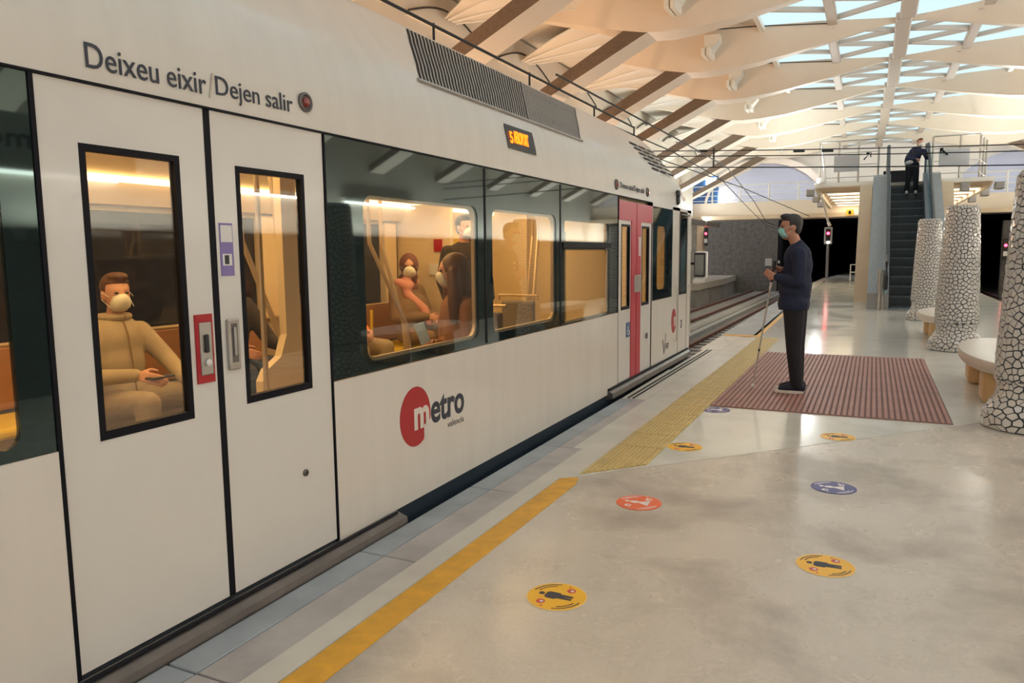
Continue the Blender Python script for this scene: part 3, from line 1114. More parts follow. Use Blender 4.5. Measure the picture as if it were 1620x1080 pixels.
win1 = rrect(3.02, 4.20, .885, 1.715, .07)
win2 = rrect(4.40, 5.50, .89, 1.715, .07)
hop = rrect(5.68, 6.80, 1.515, 1.685, .03)
hopb = rrect(5.68, 6.83, .845, 1.455, .03)
b1 = T(frame_plate('window_band', 'frit_black', (2.75, 7.088, .832, 1.966), [win1, win2, hop, hopb], XS - .004))
for nm, w in (('window_pane', win1), ('window_pane', win2), ('hopper_pane', hop), ('window_pane', hopb)):
    p = set_par(pane(nm, w, XS - .008), b1)
    # rubber / aluminium lip round each opening, set inside
    ring = [(XS - .045, y, z) for y, z in w]
    lip = MB()
    inner = [(XS - .045, (y - sum(q[0] for q in w) / len(w)) * .97 + sum(q[0] for q in w) / len(w), (z - sum(q[1] for q in w) / len(w)) * .96 + sum(q[1] for q in w) / len(w)) for y, z in w]
    lip.prism(ring, (.02, 0, 0))
    n = len(w)
    lip = MB()
    vs = ring + inner + [(x + .022, y, z) for x, y, z in ring] + [(x + .022, y, z) for x, y, z in inner]
    fs = []
    for i in range(n):
        j = (i + 1) % n
        fs += [(i, j, n + j, n + i), (2 * n + i, 3 * n + i, 3 * n + j, 2 * n + j), (n + i, n + j, 3 * n + j, 3 * n + i), (i, 2 * n + i, 2 * n + j, j)]
    lip.add(vs, fs)
    set_par(lip.build('window_lip', 'pole_metal'), p)
side('hopper_bar', 'seal_black', 5.64, 6.86, 1.462, 1.508, XS + .004, .03)
for ys in (4.30, 5.59):
    side('mullion', 'seal_black', ys - .012, ys + .012, .84, 1.96, XS - .001, .01)
# left edge band (rear saloon)
wl_ = rrect(-3.6, 1.32, .86, 1.93, .05)
b0 = T(frame_plate('window_band', 'frit_black', (-4, 1.425, .824, 1.966), [wl_], XS - .004))
set_par(pane('window_pane', wl_, XS - .008), b0)
# front saloon window + cab side window
w3 = rrect(8.56, 8.98, .98, 1.72, .07)
b2 = T(frame_plate('window_band', 'frit_black', (8.354, 9.29, .866, 1.934), [w3], XS - .003))
set_par(pane('window_pane', w3, XS - .008), b2)
T(bx('cab_window', 'frit_black', XS - .03, XS - .002, 9.72, 10.06, .87, 1.84))
side('cab_window_frame', 'seal_black', 9.70, 9.72, .86, 1.86, XS + .002)
side('cab_window_frame', 'seal_black', 10.06, 10.075, .86, 1.86, XS + .002)
side('cab_rain_lip', 'steel_dark', 9.66, 10.12, 1.885, 1.905, XS + .03, .05)
# grab handles beside cab door
for yy in (9.45, 10.2):
    T(MB().tube([(XS + .002, yy, .98), (XS + .03, yy, .96), (XS + .03, yy, .30), (XS + .002, yy, .28)], .010, 6).build('grab_rail', 'train_white'))


# --- sliding doors
def door_leaf(y0, y1, z0, z1, win, colour, label=None):
    d = T(frame_plate('door_leaf', colour, (y0, y1, z0, z1), [win], XS - .006, .04))
    if label:
        d['label'] = label
    # black window surround, recessed
    ys = [p[0] for p in win]
    zs = [p[1] for p in win]
    a0, a1, c0, c1 = min(ys), max(ys), min(zs), max(zs)
    ih = [(a0 + .022, c0 + .03), (a1 - .022, c0 + .03), (a1 - .022, c1 - .022), (a0 + .022, c1 - .022)]
    set_par(frame_plate('window_seal', 'seal_black', (a0, a1, c0, c1), [ih], XS - .004, .03), d)
    set_par(pane('door_pane', ih, XS - .016), d)
    return d


def sq(y0, y1, z0, z1):
    return [(y0, z0), (y1, z0), (y1, z1), (y0, z1)]


dl = door_leaf(1.442, 2.068, .07, 1.965, sq(1.57, 1.95, .82, 1.78), 'train_door')
dr = door_leaf(2.098, 2.735, .07, 1.965, sq(2.212, 2.605, .825, 1.772), 'train_door')
side('door_seal', 'seal_black', 2.068, 2.098, .07, 1.965, XS - .004, .03)
# red plate and handle on left leaf, steel handle on right leaf
hp = set_par(bx('handle_plate', 'logo_red', XS - .006, XS + .002, 1.972, 2.052, .945, 1.205, None), dl)
set_par(bx('handle_recess', 'steel', XS, XS + .006, 1.986, 2.044, .975, 1.175, None, .004), hp)
set_par(MB().lathe([(.012, 0), (.013, .008), (.004, .012)], (0, 0, 0), 16).build('lock_button', 'poster_white'), hp)
for o in hp.children:
    if o.name.startswith('lock_button'):
        o.rotation_euler = (0, math.pi / 2, 0)
        o.location = (XS + .006, 2.017, 1.022)
set_par(bx('latch', 'black_plastic', XS + .005, XS + .016, 2.004, 2.022, 1.06, 1.13, None, .005), hp)
hr = set_par(bx('pull_handle', 'steel', XS - .006, XS + .008, 2.122, 2.182, .975, 1.178, None, .006), dr)
set_par(bx('handle_slot', 'steel_dark', XS + .007, XS + .0085, 2.136, 2.168, 1.005, 1.16), hr)
set_par(bx('grip_bar', 'steel', XS + .007, XS + .016, 2.145, 2.158, 1.03, 1.145, None, .004), hr)
# small poster strip on right leaf
po = set_par(bx('notice_sticker', 'poster_violet', XS - .006, XS - .003, 2.115, 2.18, 1.345, 1.548), dr)
set_par(bx('notice_panel', 'poster_white', XS - .003, XS - .002, 2.120, 2.176, 1.475, 1.54), po)
set_par(bx('notice_panel', 'poster_white', XS - .003, XS - .002, 2.124, 2.17, 1.385, 1.43), po)
m = MB()
m.prism([(XS - .002, 2.133, 1.39), (XS - .002, 2.155, 1.39), (XS - .002, 2.155, 1.425), (XS - .002, 2.133, 1.425)], (.0006, 0, 0))
set_par(m.build('pictogram', 'black_plastic'), po)
kb = set_par(MB().lathe([(.016, 0), (.016, .006), (.010, .010), (.009, .004)], (0, 0, 0), 20).build('door_lock', 'steel_dark'), dr)
kb.rotation_euler = (0, math.pi / 2, 0)
kb.location = (XS - .006, 2.535, .45)

# second (red) door
d2 = [(7.11, 7.705, 7.20, 7.50), (7.725, 8.32, 7.93, 8.23)]
for i, (y0, y1, a0, a1) in enumerate(d2):
    win = sq(a0, a1, .84, 1.70)
    d = door_leaf(y0, y1, .10, 1.93, win, 'train_door')
    set_par(bx('red_header', 'door_red', XS - .006, XS + .002, y0, y1, 1.74, 1.93), d)
    if i == 0:
        set_par(bx('red_stile', 'door_red', XS - .006, XS + .002, 7.53, y1, .10, 1.74), d)
    else:
        set_par(bx('red_stile', 'door_red', XS - .006, XS + .002, y0, 7.88, .10, 1.74), d)
side('door_seal', 'logo_red', 7.705, 7.725, .10, 1.93, XS - .003, .03)
set_l = bx('door_handle', 'steel', XS, XS + .012, 7.63, 7.86, 1.0, 1.18, None, .004)
T(set_l)
T(bx('door_notice', 'poster_white', XS, XS + .004, 7.80, 7.86, 1.38, 1.58))
# wheelchair pictogram
pc = T(bx('wheelchair_plate', 'picto_blue', XS - .004, XS + .0, 7.38, 7.50, .55, .70))
m = MB()
cx_, cz_ = 7.435, .60
ring = [(XS + .0005, cx_ + .032 * math.cos(a), cz_ + .028 * math.sin(a)) for a in np.linspace(2.2, 5.8, 14)]
m.tube(ring, .006, 6)
m.tube([(XS + .001, 7.43, .665), (XS + .001, 7.432, .615), (XS + .001, 7.465, .612), (XS + .001, 7.478, .575)], .006, 6)
m.tube([(XS + .001, 7.428, .685), (XS + .001, 7.429, .686)], .010, 8)
set_par(m.build('pictogram', 'poster_white'), pc)
T(bx('door_lock', 'steel_dark', XS, XS + .01, 8.12, 8.16, .46, .52))

# door steps (retractable footboards)
st = MB()
st.prism([(XS + .0, -.3, .055), (XS + .07, -.3, .03), (XS + .075, -.3, -.01), (XS - .02, -.3, -.03), (XS - .03, -.3, .05)], (0, 3.52, 0))
T(st.build('footboard', 'step_steel'))
T(MB().tube([(XS + .02, -.3, .052), (XS + .022, 2.0, .056), (XS + .02, 3.2, .052)], .008, 6).build('footboard_edge', 'seal_black'))
st = MB()
st.prism([(XS, 6.78, .10), (XS + .05, 6.78, .07), (XS + .055, 6.78, .02), (XS - .03, 6.78, .0), (XS - .03, 6.78, .10)], (0, 3.4, 0))
T(st.build('footboard', 'step_steel'))
T(bx('footboard_edge', 'seal_black', XS - .02, XS + .02, 6.78, 10.2, .098, .112))


# --- roof grilles
def on_section(z):
    for (xa, za), (xb, zb) in zip(sec0, sec0[1:]):
        if za <= z <= zb:
            return xa + (xb - xa) * (z - za) / (zb - za)
    return sec0[-1][0]


# slope axis used by the roof grilles: between these section heights
GZ = (2.40, 2.46, 2.51, 2.57, 2.63, 2.69, 2.74, 2.800)
gp = [(on_section(z), z) for z in GZ]
gv = empty('air_grille', (0, 0, 0))
T(gv)


def gpt(t, k, lift):
    """point on the grille: t along the car 0..1, k up the slope 0..1"""
    q = k * (len(gp) - 1)
    i0 = min(int(q), len(gp) - 2)
    fr_ = q - i0
    x = gp[i0][0] * (1 - fr_) + gp[i0 + 1][0] * fr_
    z = gp[i0][1] * (1 - fr_) + gp[i0 + 1][1] * fr_
    yb, yt = 3.69 + t * 2.56, 4.03 + t * 2.89
    return (x + .75 * lift, yb + (yt - yb) * k, z + .66 * lift)


def grille_strip(t0, t1, lift, mat, name, lift0=None):
    m = MB()
    ks = [a / 7 for a in range(8)]
    if lift0 is None:
        m.loft([[gpt(t0, k_, lift), gpt(t1, k_, lift)] for k_ in ks])
    else:
        m.loft([[gpt(t0, k_, lift), gpt(t1, k_, lift), gpt(t1, k_, lift0), gpt(t0, k_, lift0)] for k_ in ks], closed=True)
    return set_par(m.build(name, mat), gv)


def strip_on_roof(y0, y1, mat, lift, name, z0=None, z1=None, skew=0.0):
    m = MB()
    secs = []
    for i, z in enumerate(np.linspace(z0, z1, 5)):
        x = on_section(z)
        secs.append([(x + .8 * lift, y0, z + .6 * lift), (x + .8 * lift, y1, z + .6 * lift)])
    m.loft(secs)
    return m.build(name, mat)


grille_strip(0, 1, .003, 'seal_black', 'grille_backing')
for i in range(38):
    t = .008 + i * .0149
    grille_strip(t, t + .0042, .006, 'grille_light', 'grille_slat', .002)
for i in range(36):
    t = .582 + i * .0115
    grille_strip(t, t + .0050, .005, 'grille_light', 'grille_slat', .002)
grille_strip(.568, .578, .010, 'steel_dark', 'grille_frame', .0)
grille_strip(.995, 1.004, .010, 'steel', 'grille_frame', .0)
set_par(MB().tube([(on_section(2.39) + .003, 3.66, 2.39), (on_section(2.39) + .003, 6.29, 2.39)], .012, 6).build('grille_frame', 'steel'), gv)
# louvre slots near the cab
lv = empty('louvre_panel')
T(lv)
for r in range(6):
    z = 2.36 + r * .055
    for q in range(3):
        y0 = 8.55 + q * .36 - r * .045
        set_par(strip_on_roof(y0, y0 + .31, 'seal_black', .006, 'louvre_slot', z, z + .026), lv)
# destination display
dd = T(strip_on_roof(4.66, 5.13, 'black_plastic', .006, 'destination_display', 2.13, 2.295))
dx = on_section(2.21) + .016
text_obj('display_text', '5', .11, 'led_orange', (dx, 4.70, 2.175), TX, (-.16, 0, .987), dd, .003, .001)
text_obj('display_text', 'AEROPORT', .09, 'led_orange', (dx, 4.77, 2.18), TX, (-.16, 0, .987), dd, .003, .001, width=.24, height=.085)
text_obj('display_text', 'AEROPORT', .09, 'led_orange', (dx - .001, 4.768, 2.178), TX, (-.16, 0, .987), dd, .004, .001, width=.246, height=.087)

# door warning lamps and lettering
def round_lamp(y, z, r=.042):
    x = on_section(z)
    o = T(MB().lathe([(r, 0), (r, .012), (r * .75, .016), (r * .6, .008)], (0, 0, 0), 24).build('door_lamp', 'steel_dark', None, True, 40))
    c = MB().lathe([(r * .55, 0), (r * .5, .016), (r * .25, .024)], (0, 0, 0), 18).build('lens', 'lamp_red', o, True, 60)
    o.rotation_euler = (0, math.radians(88), 0)
    o.location = Vector((x - .002, y, z)) 
    return o


round_lamp(2.63, 2.083)
round_lamp(7.02, 2.07, .05)
round_lamp(8.12, 2.07, .05)
def raw_width(body):
    t = text_obj('t', body, 1.0, 'text_navy', (0, 0, 0), (1, 0, 0), (0, 1, 0), None, .01, .0)
    xs = [v.co.x for v in t.data.vertices]
    ys = [v.co.y for v in t.data.vertices]
    bpy.data.objects.remove(t)
    return max(xs) - min(xs), min(ys), max(ys)


def lettering(body, y0, z0, width, height):
    wf, lo, hi = raw_width(body)
    words = body.split(' ')
    for i, w in enumerate(words):
        ws, _, _ = raw_width(' '.join(words[i:]))
        ww, l2, h2 = raw_width(w)
        kx, ky = width / wf, height / (hi - lo)
        T(text_obj('door_lettering', w, .1, 'text_navy', (on_section(2.05) + .004, y0 + (wf - ws) * kx, z0 + (l2 - lo) * ky), TX, (-.03, 0, 1), None, .0, .0012,
                   width=ww * kx, height=(h2 - l2) * ky))


lettering('Deixeu eixir', 1.612, 2.016, .475, .078)
lettering('Dejen salir', 2.133, 2.004, .415, .092)
T(text_obj('door_lettering', '/', .1, 'steel', (on_section(2.05) + .004, 2.097, 2.008), TX, (-.03, 0, 1), None, 0, .001, width=.03, height=.092))
lettering('Deixeu eixir/Dejen salir', 7.14, 2.03, .86, .075)

# logo
lg = empty('metro_logo')
T(lg)
cy_, cz_, rr = 3.432, .525, .168
pts = []
for k in range(49):
    a = 2 * math.pi * k / 48
    y, z = cy_ + rr * .92 * math.cos(a), cz_ + rr * math.sin(a)
    if z < .47 and y > 3.515:
        y = 3.515
    pts.append((XS + .0005, y, z))
set_par(MB().prism(pts[:-1], (.001, 0, 0)).build('logo_disc', 'logo_red'), lg)
text_obj('logo_letter', 'm', .16, 'train_white', (XS + .0025, 3.415, .447), TX, TY, lg, .006, .0006, width=.155, height=.125)
text_obj('logo_letter', 'etro', .16, 'text_navy', (XS + .0015, 3.592, .446), TX, TY, lg, .004, .0008, width=.385, height=.155)
text_obj('logo_letter', 'valencia', .05, 'steel_dark', (XS + .0015, 3.775, .388), TX, TY, lg, .0, .0006, width=.195, height=.038)
# small logo near the cab, number, operator mark
lg2 = empty('metro_logo')
T(lg2)
set_par(MB().prism([(XS + .0005, 9.40 + .125 * math.cos(a), .55 + .155 * math.sin(a)) for a in np.linspace(0, 2 * math.pi, 33)[:-1]], (.001, 0, 0)).build('logo_disc', 'logo_red'), lg2)
text_obj('logo_letter', 'm', .15, 'train_white', (XS + .0025, 9.40, .48), TX, TY, lg2, .006, .0006, width=.12, height=.12)
lt = text_obj('cab_number', '3', .13, 'text_navy', (XS + .002, 9.78, .42), TX, TY, None, .004, .001, width=.07, height=.11)
T(lt)
op = empty('operator_mark')
T(op)
m = MB()
m.prism([(XS + .001, 8.84, .36), (XS + .001, 8.88, .36), (XS + .001, 8.93, .22), (XS + .001, 9.0, .43), (XS + .001, 9.02, .43), (XS + .001, 8.94, .18), (XS + .001, 8.92, .18)], (.001, 0, 0))
set_par(m.build('mark', 'text_navy'), op)
text_obj('letters', 'FGV', .1, 'steel_dark', (XS + .002, 9.0, .23), TX, TY, op, .002, .001, width=.16, height=.075)
# round camera / horn unit and side mirror
for dz in (0, .085):
    o = T(MB().lathe([(.05, 0), (.055, .02), (.045, .04), (.015, .05)], (0, 0, 0), 18).build('marker_lamp', 'black_plastic', None, True, 40))
    o.rotation_euler = (0, math.pi / 2, 0)
    o.location = (on_section(2.1) - .02, 9.55 + dz * .2, 2.06 + dz)
mr = T(MB().bbox(-2.335, -2.155, 10.93, 11.02, 1.03, 1.425, .03).build('side_mirror', 'white_paint', None))
set_par(MB().bbox(-2.34, -2.175, 10.90, 10.945, 1.055, 1.405, .02).build('mirror_bezel', 'black_plastic'), mr)
pmat('mirror_glass', (.22, .23, .23), .03, metal=1.0)
set_par(MB().bbox(-2.325, -2.195, 10.893, 10.90, 1.085, 1.375, .003).build('mirror_glass', 'mirror_glass'), mr)
set_par(MB().tube([(-2.33, 10.98, 1.25), (-2.5, 10.75, 1.25)], .02, 8).build('mirror_arm', 'black_plastic'), mr)
set_par(bx('mirror_base', 'white_paint', -2.34, -2.20, 10.9, 11.02, .985, 1.032), mr)

# roof cable on small posts
cab_pts = [(-2.80, 1.4, 2.99), (-2.80, 3.0, 2.985), (-2.80, 4.6, 2.985), (-2.80, 6.2, 2.985), (-2.80, 7.9, 2.985), (-2.80, 9.4, 2.985)]
rc = T(MB().tube(cab_pts, .011, 6).build('roof_cable', 'wire'))
for p in cab_pts[1:]:
    set_par(MB().tube([(p[0], p[1], 2.82), (p[0], p[1], p[2] + .015)], .010, 6).build('cable_post', 'wire'), rc)

# ------------------------------------------------------------------ train interior
FZ = .06
T(bx('saloon_floor', 'interior_floor', XF + .02, XS - .06, -4, 10.2, FZ - .05, FZ))
T(bx('saloon_ceiling', 'interior_cream', XF + .02, XS - .06, -4, 10.2, 2.10, 2.14))
for xc in (-3.05, -4.0):
    T(bx('ceiling_light', 'tube_amber', xc - .05, xc + .05, -3.5, 9.2, 2.075, 2.098))
for yy in (-2.2, 0.4, 2.6, 4.6, 6.4, 8.2):
    T(area_light('saloon_light', (-3.5, yy, 2.05), (-3.5, yy, 0), 1.0, 1.2, 18, AMBER))
# cantrail panel with route map over windows (near and far side)
for xx, s in ((XS - .07, -1), (XF + .06, 1)):
    T(MB().prism([(xx, -4, 1.78), (xx, -4, 2.1), (xx + s * .22, -4, 2.1), (xx + s * .06, -4, 1.78)], (0, 13.2, 0)).build('cantrail_panel', 'interior_cream'))
T(bx('cove_light', 'tube_amber', -4.62, -4.56, -3.5, 9.2, 1.925, 1.965))
T(bx('cantrail_notice', 'logo_red', -4.60, -4.59, 7.7, 7.85, 1.80, 1.90))
# far wall
T(bx('far_wall', 'interior_beige', XF, XF + .05, -4, 10.2, FZ, .88))
T(bx('far_wall', 'interior_beige', XF, XF + .05, -4, 10.2, 1.74, 2.14))
for yy in (-3.5, -1.2, .9, 3.05, 4.95, 6.75, 7.5, 8.85, 9.3):
    T(bx('wall_pillar', 'interior_cream', XF, XF + .10, yy - .11, yy + .11, .88, 1.76, None, .02))
T(bx('far_window', 'far_glass', XF + .015, XF + .022, -4, 7.4, .88, 1.74))
# yellow far-side door with windows
fd = T(bx('far_door', 'interior_yellow', XF + .05, XF + .09, 7.98, 8.66, FZ, 1.95))
set_par(bx('far_door_pane', 'seal_black', XF + .09, XF + .095, 8.34, 8.58, .9, 1.75), fd)
# outside far skin
T(bx('far_skin', 'train_white', XF - .06, XF - .01, -4, 10.3, .0, .86))
T(bx('far_skin', 'train_white', XF - .06, XF - .01, -4, 10.3, 1.76, 2.0))
# near-side inner lining
T(bx('near_lining', 'interior_beige', XS - .09, XS - .055, 2.76, 7.08, FZ, .83))
# partitions (draught screens) by the doors
for (x0, x1, yy, zt) in ((XF + .05, -4.05, 6.95, 1.95), (XS - .50, XS - .07, 6.98, 1.9), (XF + .05, -4.1, 8.95, 2.1)):
    T(bx('partition', 'interior_cream', x0, x1, yy - .03, yy + .03, FZ, zt, None, .015))
T(bx('cab_bulkhead', 'interior_cream', XF + .05, XS - .07, 9.32, 9.38, FZ, 2.1))
T(bx('bulkhead_panel', 'seat_grey', -3.9, -3.3, 9.30, 9.32, .3, 1.7))
T(bx('notice', 'logo_red', -4.26, -4.16, 6.905, 6.918, 1.45, 1.58))
T(bx('notice', 'poster_white', -4.32, -4.18, 6.905, 6.918, 1.2, 1.32))
# longitudinal benches along the far side
def bench(y0, y1, x=-4.70, parent=None):
    b = T(bx('seat_bench', 'bench_wood', x, x + .06, y0, y1, .52, .90, None, .015))
    set_par(MB().bbox(x + .04, x + .50, y0, y1, .44, .50, .02).build('seat_pad', 'interior_yellow'), b)
    set_par(bx('seat_box', 'interior_beige', x + .04, x + .40, y0 + .02, y1 - .02, FZ, .44), b)
    set_par(MB().tube([(x + .05, y0, .91), (x + .05, y1, .91)], .013, 8).build('top_rail', 'pole_metal'), b)
    n = max(1, int((y1 - y0) / .55))
    for k in range(1, n):
        yy = y0 + (y1 - y0) * k / n
        set_par(MB().tube([(x + .07, yy, .50), (x + .08, yy, .86)], .018, 8).build('divider', 'interior_yellow'), b)
    return b


bench(2.2, 4.75)
bench(5.05, 6.85)
bench(-3.0, .8)


def grab_pole(pts, r=.016):
    T(MB().tube(pts, r, 8).build('grab_pole', 'pole_metal'))


grab_pole([(-3.25, 2.05, FZ), (-3.25, 2.03, 1.2), (-3.3, 1.98, 2.1)])
grab_pole([(-3.0, 3.35, FZ), (-3.02, 3.25, .9), (-3.1, 3.05, 1.5), (-3.12, 3.0, 2.1)])
grab_pole([(-3.0, 3.55, FZ), (-3.02, 3.5, .9), (-3.12, 3.35, 1.5), (-3.15, 3.32, 2.1)])
grab_pole([(-2.75, 2.82, FZ), (-2.75, 2.82, 2.1)], .014)
grab_pole([(-3.1, 4.75, FZ), (-3.12, 4.65, .9), (-3.25, 4.40, 1.5), (-3.25, 4.38, 2.1)])
grab_pole([(-3.3, 4.95, FZ), (-3.32, 4.9, .9), (-3.42, 4.78, 1.5), (-3.42, 4.78, 2.1)])
grab_pole([(-2.75, 4.95, FZ), (-2.78, 5.05, 1.1), (-2.8, 5.2, 1.6), (-2.8, 5.2, 2.1)])
grab_pole([(-3.2, 6.9, FZ), (-3.2, 7.0, 1.0), (-3.25, 7.25, 1.6), (-3.25, 7.25, 2.1)])
grab_pole([(-3.0, 6.6, FZ), (-3.02, 6.75, 1.0), (-3.1, 7.05, 1.6), (-3.1, 7.05, 2.1)])
# glazed draught screen post by door 1 (cream, curved foot)
sc_ = MB().prism([(-3.02, 3.02, FZ), (-3.02, 3.34, FZ), (-3.02, 3.34, 2.05), (-3.02, 3.22, 2.05), (-3.02, 3.22, .98), (-3.02, 3.17, .86), (-3.02, 3.06, .80), (-3.02, 3.02, .74)], (.05, 0, 0))
T(sc_.build('draught_screen', 'interior_cream'))
sy = MB().bbox(-2.95, -2.60, 2.92, 3.35, .44, .52, .03)
T(sy.build('tip_seat', 'interior_yellow'))
# transverse seats under windows (grey backs, seen through window two)
for (xa, ya) in ((-3.0, 6.32), (-2.68, 5.0)):
    s = T(bx('seat_back', 'seat_grey', xa - .17, xa + .17, ya, ya + .06, .50, .98, None, .025))
    set_par(MB().bbox(xa - .17, xa + .17, ya - .42, ya, .44, .51, .025).build('seat_cushion', 'interior_yellow'), s)
    set_par(bx('seat_leg', 'steel_dark', xa - .05, xa + .05, ya - .25, ya - .15, FZ, .44), s)
    set_par(MB().tube([(xa - .2, ya + .03, .98), (xa - .2, ya + .03, 1.03), (xa + .2, ya + .03, 1.03), (xa + .2, ya + .03, .98)], .012, 6).build('seat_grip', 'pole_metal'), s)

# ================================================================== ESCALATOR
esc = tag(empty('escalator', (.8, 20, 0)), 'grey stepped escalator with blue glass sides climbing to the landing', 'escalator')
E0, E1 = .36, 1.22
SL = 3.48 / 6.0
def step_mesh():
    m = MB()
    m.prism([(E0, 0, -.25), (E0, .4, -.25), (E0, .4, -.02), (E0, .39, 0), (E0, .03, 0), (E0, .0, -.03), (E0, .02, -.24)], (E1 - E0, 0, 0))
    for k in range(14):
        x = E0 + .03 + k * (E1 - E0 - .06) / 13
        m.box(x - .012, x + .012, -.006, .39, -.2, .006)
    return m
s0 = None
for k in range(15):
    if s0 is None:
        s0 = step_mesh().build('step', 'escalator_step')
        o = s0
    else:
        o = link('step', s0.data)
    under(o, esc)
    o.location = (0, 20.15 + k * .4, .05 + (k) * .2325)
under(bx('comb_plate', 'cladding_grey', E0, E1, 19.3, 20.2, .001, .02), esc)
for (xa, xb, xg) in ((-.11, .36, .27), (1.22, 1.67, 1.31)):
    m = MB()
    pr = [(xa, 19.95, 0), (xa, 25.9, 0), (xa, 25.9, 3.70), (xa, 25.6, 3.62), (xa, 20.3, .42), (xa, 19.95, .38)]
    under(m.prism(pr, (xb - xa, 0, 0)).build('cladding', 'cladding_grey'), esc)
    g = [(xg, 19.6, .36), (xg, 20.3, .42), (xg, 25.6, 3.62), (xg, 26.4, 3.75), (xg, 26.4, 4.55), (xg, 25.7, 4.5), (xg, 20.2, 1.25), (xg, 19.6, 1.1), (xg, 19.5, .8)]
    under(MB().prism(g, (.02, 0, 0)).build('balustrade_panel', 'escalator_blue'), esc)
    under(MB().tube([(xg + .01, 19.6, .5), (xg + .01, 19.42, .8), (xg + .01, 19.6, 1.12), (xg + .01, 20.2, 1.27), (xg + .01, 25.7, 4.52), (xg + .01, 26.4, 4.57)], .04, 8).build('handrail', 'black_plastic'), esc)
    under(bx('newel_post', 'cladding_grey', xg - .04, xg + .06, 26.3, 26.42, 3.48, 4.6), esc)
for i, (x, y) in enumerate(((.14, 19.6), (.22, 19.75))):
    m = MB().tube([(x, y, 0), (x, y, .92)], .035, 12)
    m.tube([(x, y, .92), (x, y, .95)], .04, 12)
    tag(m.build('steel_bollard', 'steel'), ['steel bollard at the foot of the escalator, the nearer of two', 'steel bollard at the foot of the escalator, tucked against the cladding'][i], 'bollard', 'escalator bollards')
# dark passage behind the escalator head
bx('head_passage', 'seal_black', .2, 1.45, 33.5, 33.6, 3.48, 4.5, mz)

# ================================================================== SIGNALS, WIRES
sg = tag(empty('track_signal', (-2.13, 41.4, 0)), 'white railway signal on a grey pole showing red at the platform end', 'signal')
under(MB().tube([(-2.13, 41.4, 0), (-2.13, 41.4, 1.78)], .07, 10).build('pole', 'cladding_grey'), sg)
under(MB().bbox(-2.32, -1.94, 41.3, 41.5, 1.72, 2.58, .04).build('head', 'white_paint'), sg)
under(bx('black_face', 'black_plastic', -2.24, -2.02, 41.28, 41.3, 1.9, 2.5), sg)
o = MB().lathe([(.075, 0), (.07, .02), (.03, .04)], (0, 0, 0), 16).build('red_lens', 'red_light')
o.rotation_euler = (math.pi / 2, 0, 0)
o.location = (-2.13, 41.27, 2.27)
under(o, sg)
o = bx('white_marker', 'tube_white', -2.16, -2.08, 41.27, 41.28, 1.78, 1.84)
under(o, sg)
for (x, y, z, lb) in ((-7.55, 37.9, 2.3, 'small black signal with red light on the pier behind the train nose'), (5.0, 37.735, 1.55, 'small red signal light by the right-hand tunnel wall')):
    g = tag(empty('small_signal', (x, y, z)), lb, 'signal')
    under(MB().bbox(x - .09, x + .09, y - .06, y + .06, z - .6, z + .3, .02).build('housing', 'black_plastic'), g)
    o = MB().lathe([(.06, 0), (.055, .02), (.02, .03)], (0, 0, 0), 14).build('red_lens', 'red_light')
    o.rotation_euler = (math.pi / 2, 0, 0)
    o.location = (x, y - .07, z)
    under(o, g)
    under(bx('white_plate', 'white_paint', x - .08, x + .08, y - .07, y - .06, z - .45, z - .25), g)
fb = tag(empty('end_barrier', (-.7, 38, 0)), 'low white barrier frame beside the tunnel mouth', 'barrier')
under(MB().tube([(-.95, 38, 0), (-.95, 38, .75), (-.5, 38, .75)], .03, 8).build('frame', 'white_paint'), fb)
under(MB().tube([(-.95, 38, .4), (-.5, 38, .4)], .025, 8).build('crossbar', 'white_paint'), fb)


def wire(name, pts, r, label, cat='wire', group=None):
    return tag(MB().tube(pts, r, 5).build(name, 'wire'), label, cat, group)


def sagged(a, b, sag, n=12):
    a, b = Vector(a), Vector(b)
    return [a.lerp(b, k / n) - Vector((0, 0, sag * 4 * (k / n) * (1 - k / n))) for k in range(n + 1)]


YW = 21.5
cs = wire('span_wire', sagged((-7.4, YW, 4.40), (8.3, YW, 3.72), .10), .014, 'upper black cross span wire strung in front of the escalator landing')
wire('span_wire', sagged((-7.4, YW, 4.25), (8.3, YW, 3.55), .09), .014, 'middle black cross span wire strung in front of the escalator landing')
wire('span_wire', sagged((-7.4, YW, 3.95), (8.3, YW, 3.20), .08), .016, 'lowest black cross span wire running along the landing edge')
for (x, z0, z1) in ((-4.42, 4.23, 4.13), (-1.9, 4.06, 3.93), (-1.2, 4.02, 3.9)):
    under(MB().tube([(x - .14, YW - .02, z0 - .02), (x + .14, YW - .02, z0 - .032)], .035, 8).build('insulator', 'black_plastic'), cs)
under(MB().tube([(-4.12, YW, 4.27), (-4.12, YW, 3.75)], .025, 6).build('dropper', 'black_plastic'), cs)
wire('contact_wire', [(-3.53, 8.6, 3.55), (-3.58, 15, 3.62), (-3.75, 21.5, 3.72), (-4.2, 30, 3.3), (-4.4, 35.4, 2.7), (-4.45, 45.5, 2.6)], .014, 'black contact wire leading from the train roof into the tunnel')
wire('contact_wire', [(-3.55, 9.2, 3.25), (-3.7, 15.0, 3.40), (-3.9, 21.5, 3.40), (-4.3, 30, 2.95), (-4.4, 35.4, 2.55), (-4.45, 45.5, 2.45)], .012, 'lower black contact wire sloping down behind the train nose')
wire('contact_wire', [(-6.0, 12, 4.3), (-5.95, 21.5, 4.18), (-4.2, 27, 3.6), (-2.6, 35.8, 2.9)], .016, 'thick black feeder wire falling diagonally behind the train nose')
hg = tag(MB().tube([(-1.55, 25.7, 3.1), (-1.42, 27.2, 2.35)], .035, 8).build('hanging_strut', 'white_paint'), 'white slanted hanger below the left landing corner', 'hanger')
under(MB().tube([(-1.42, 27.2, 2.35), (-1.36, 27.2, 2.22)], .05, 8).build('hook', 'white_paint'), hg)
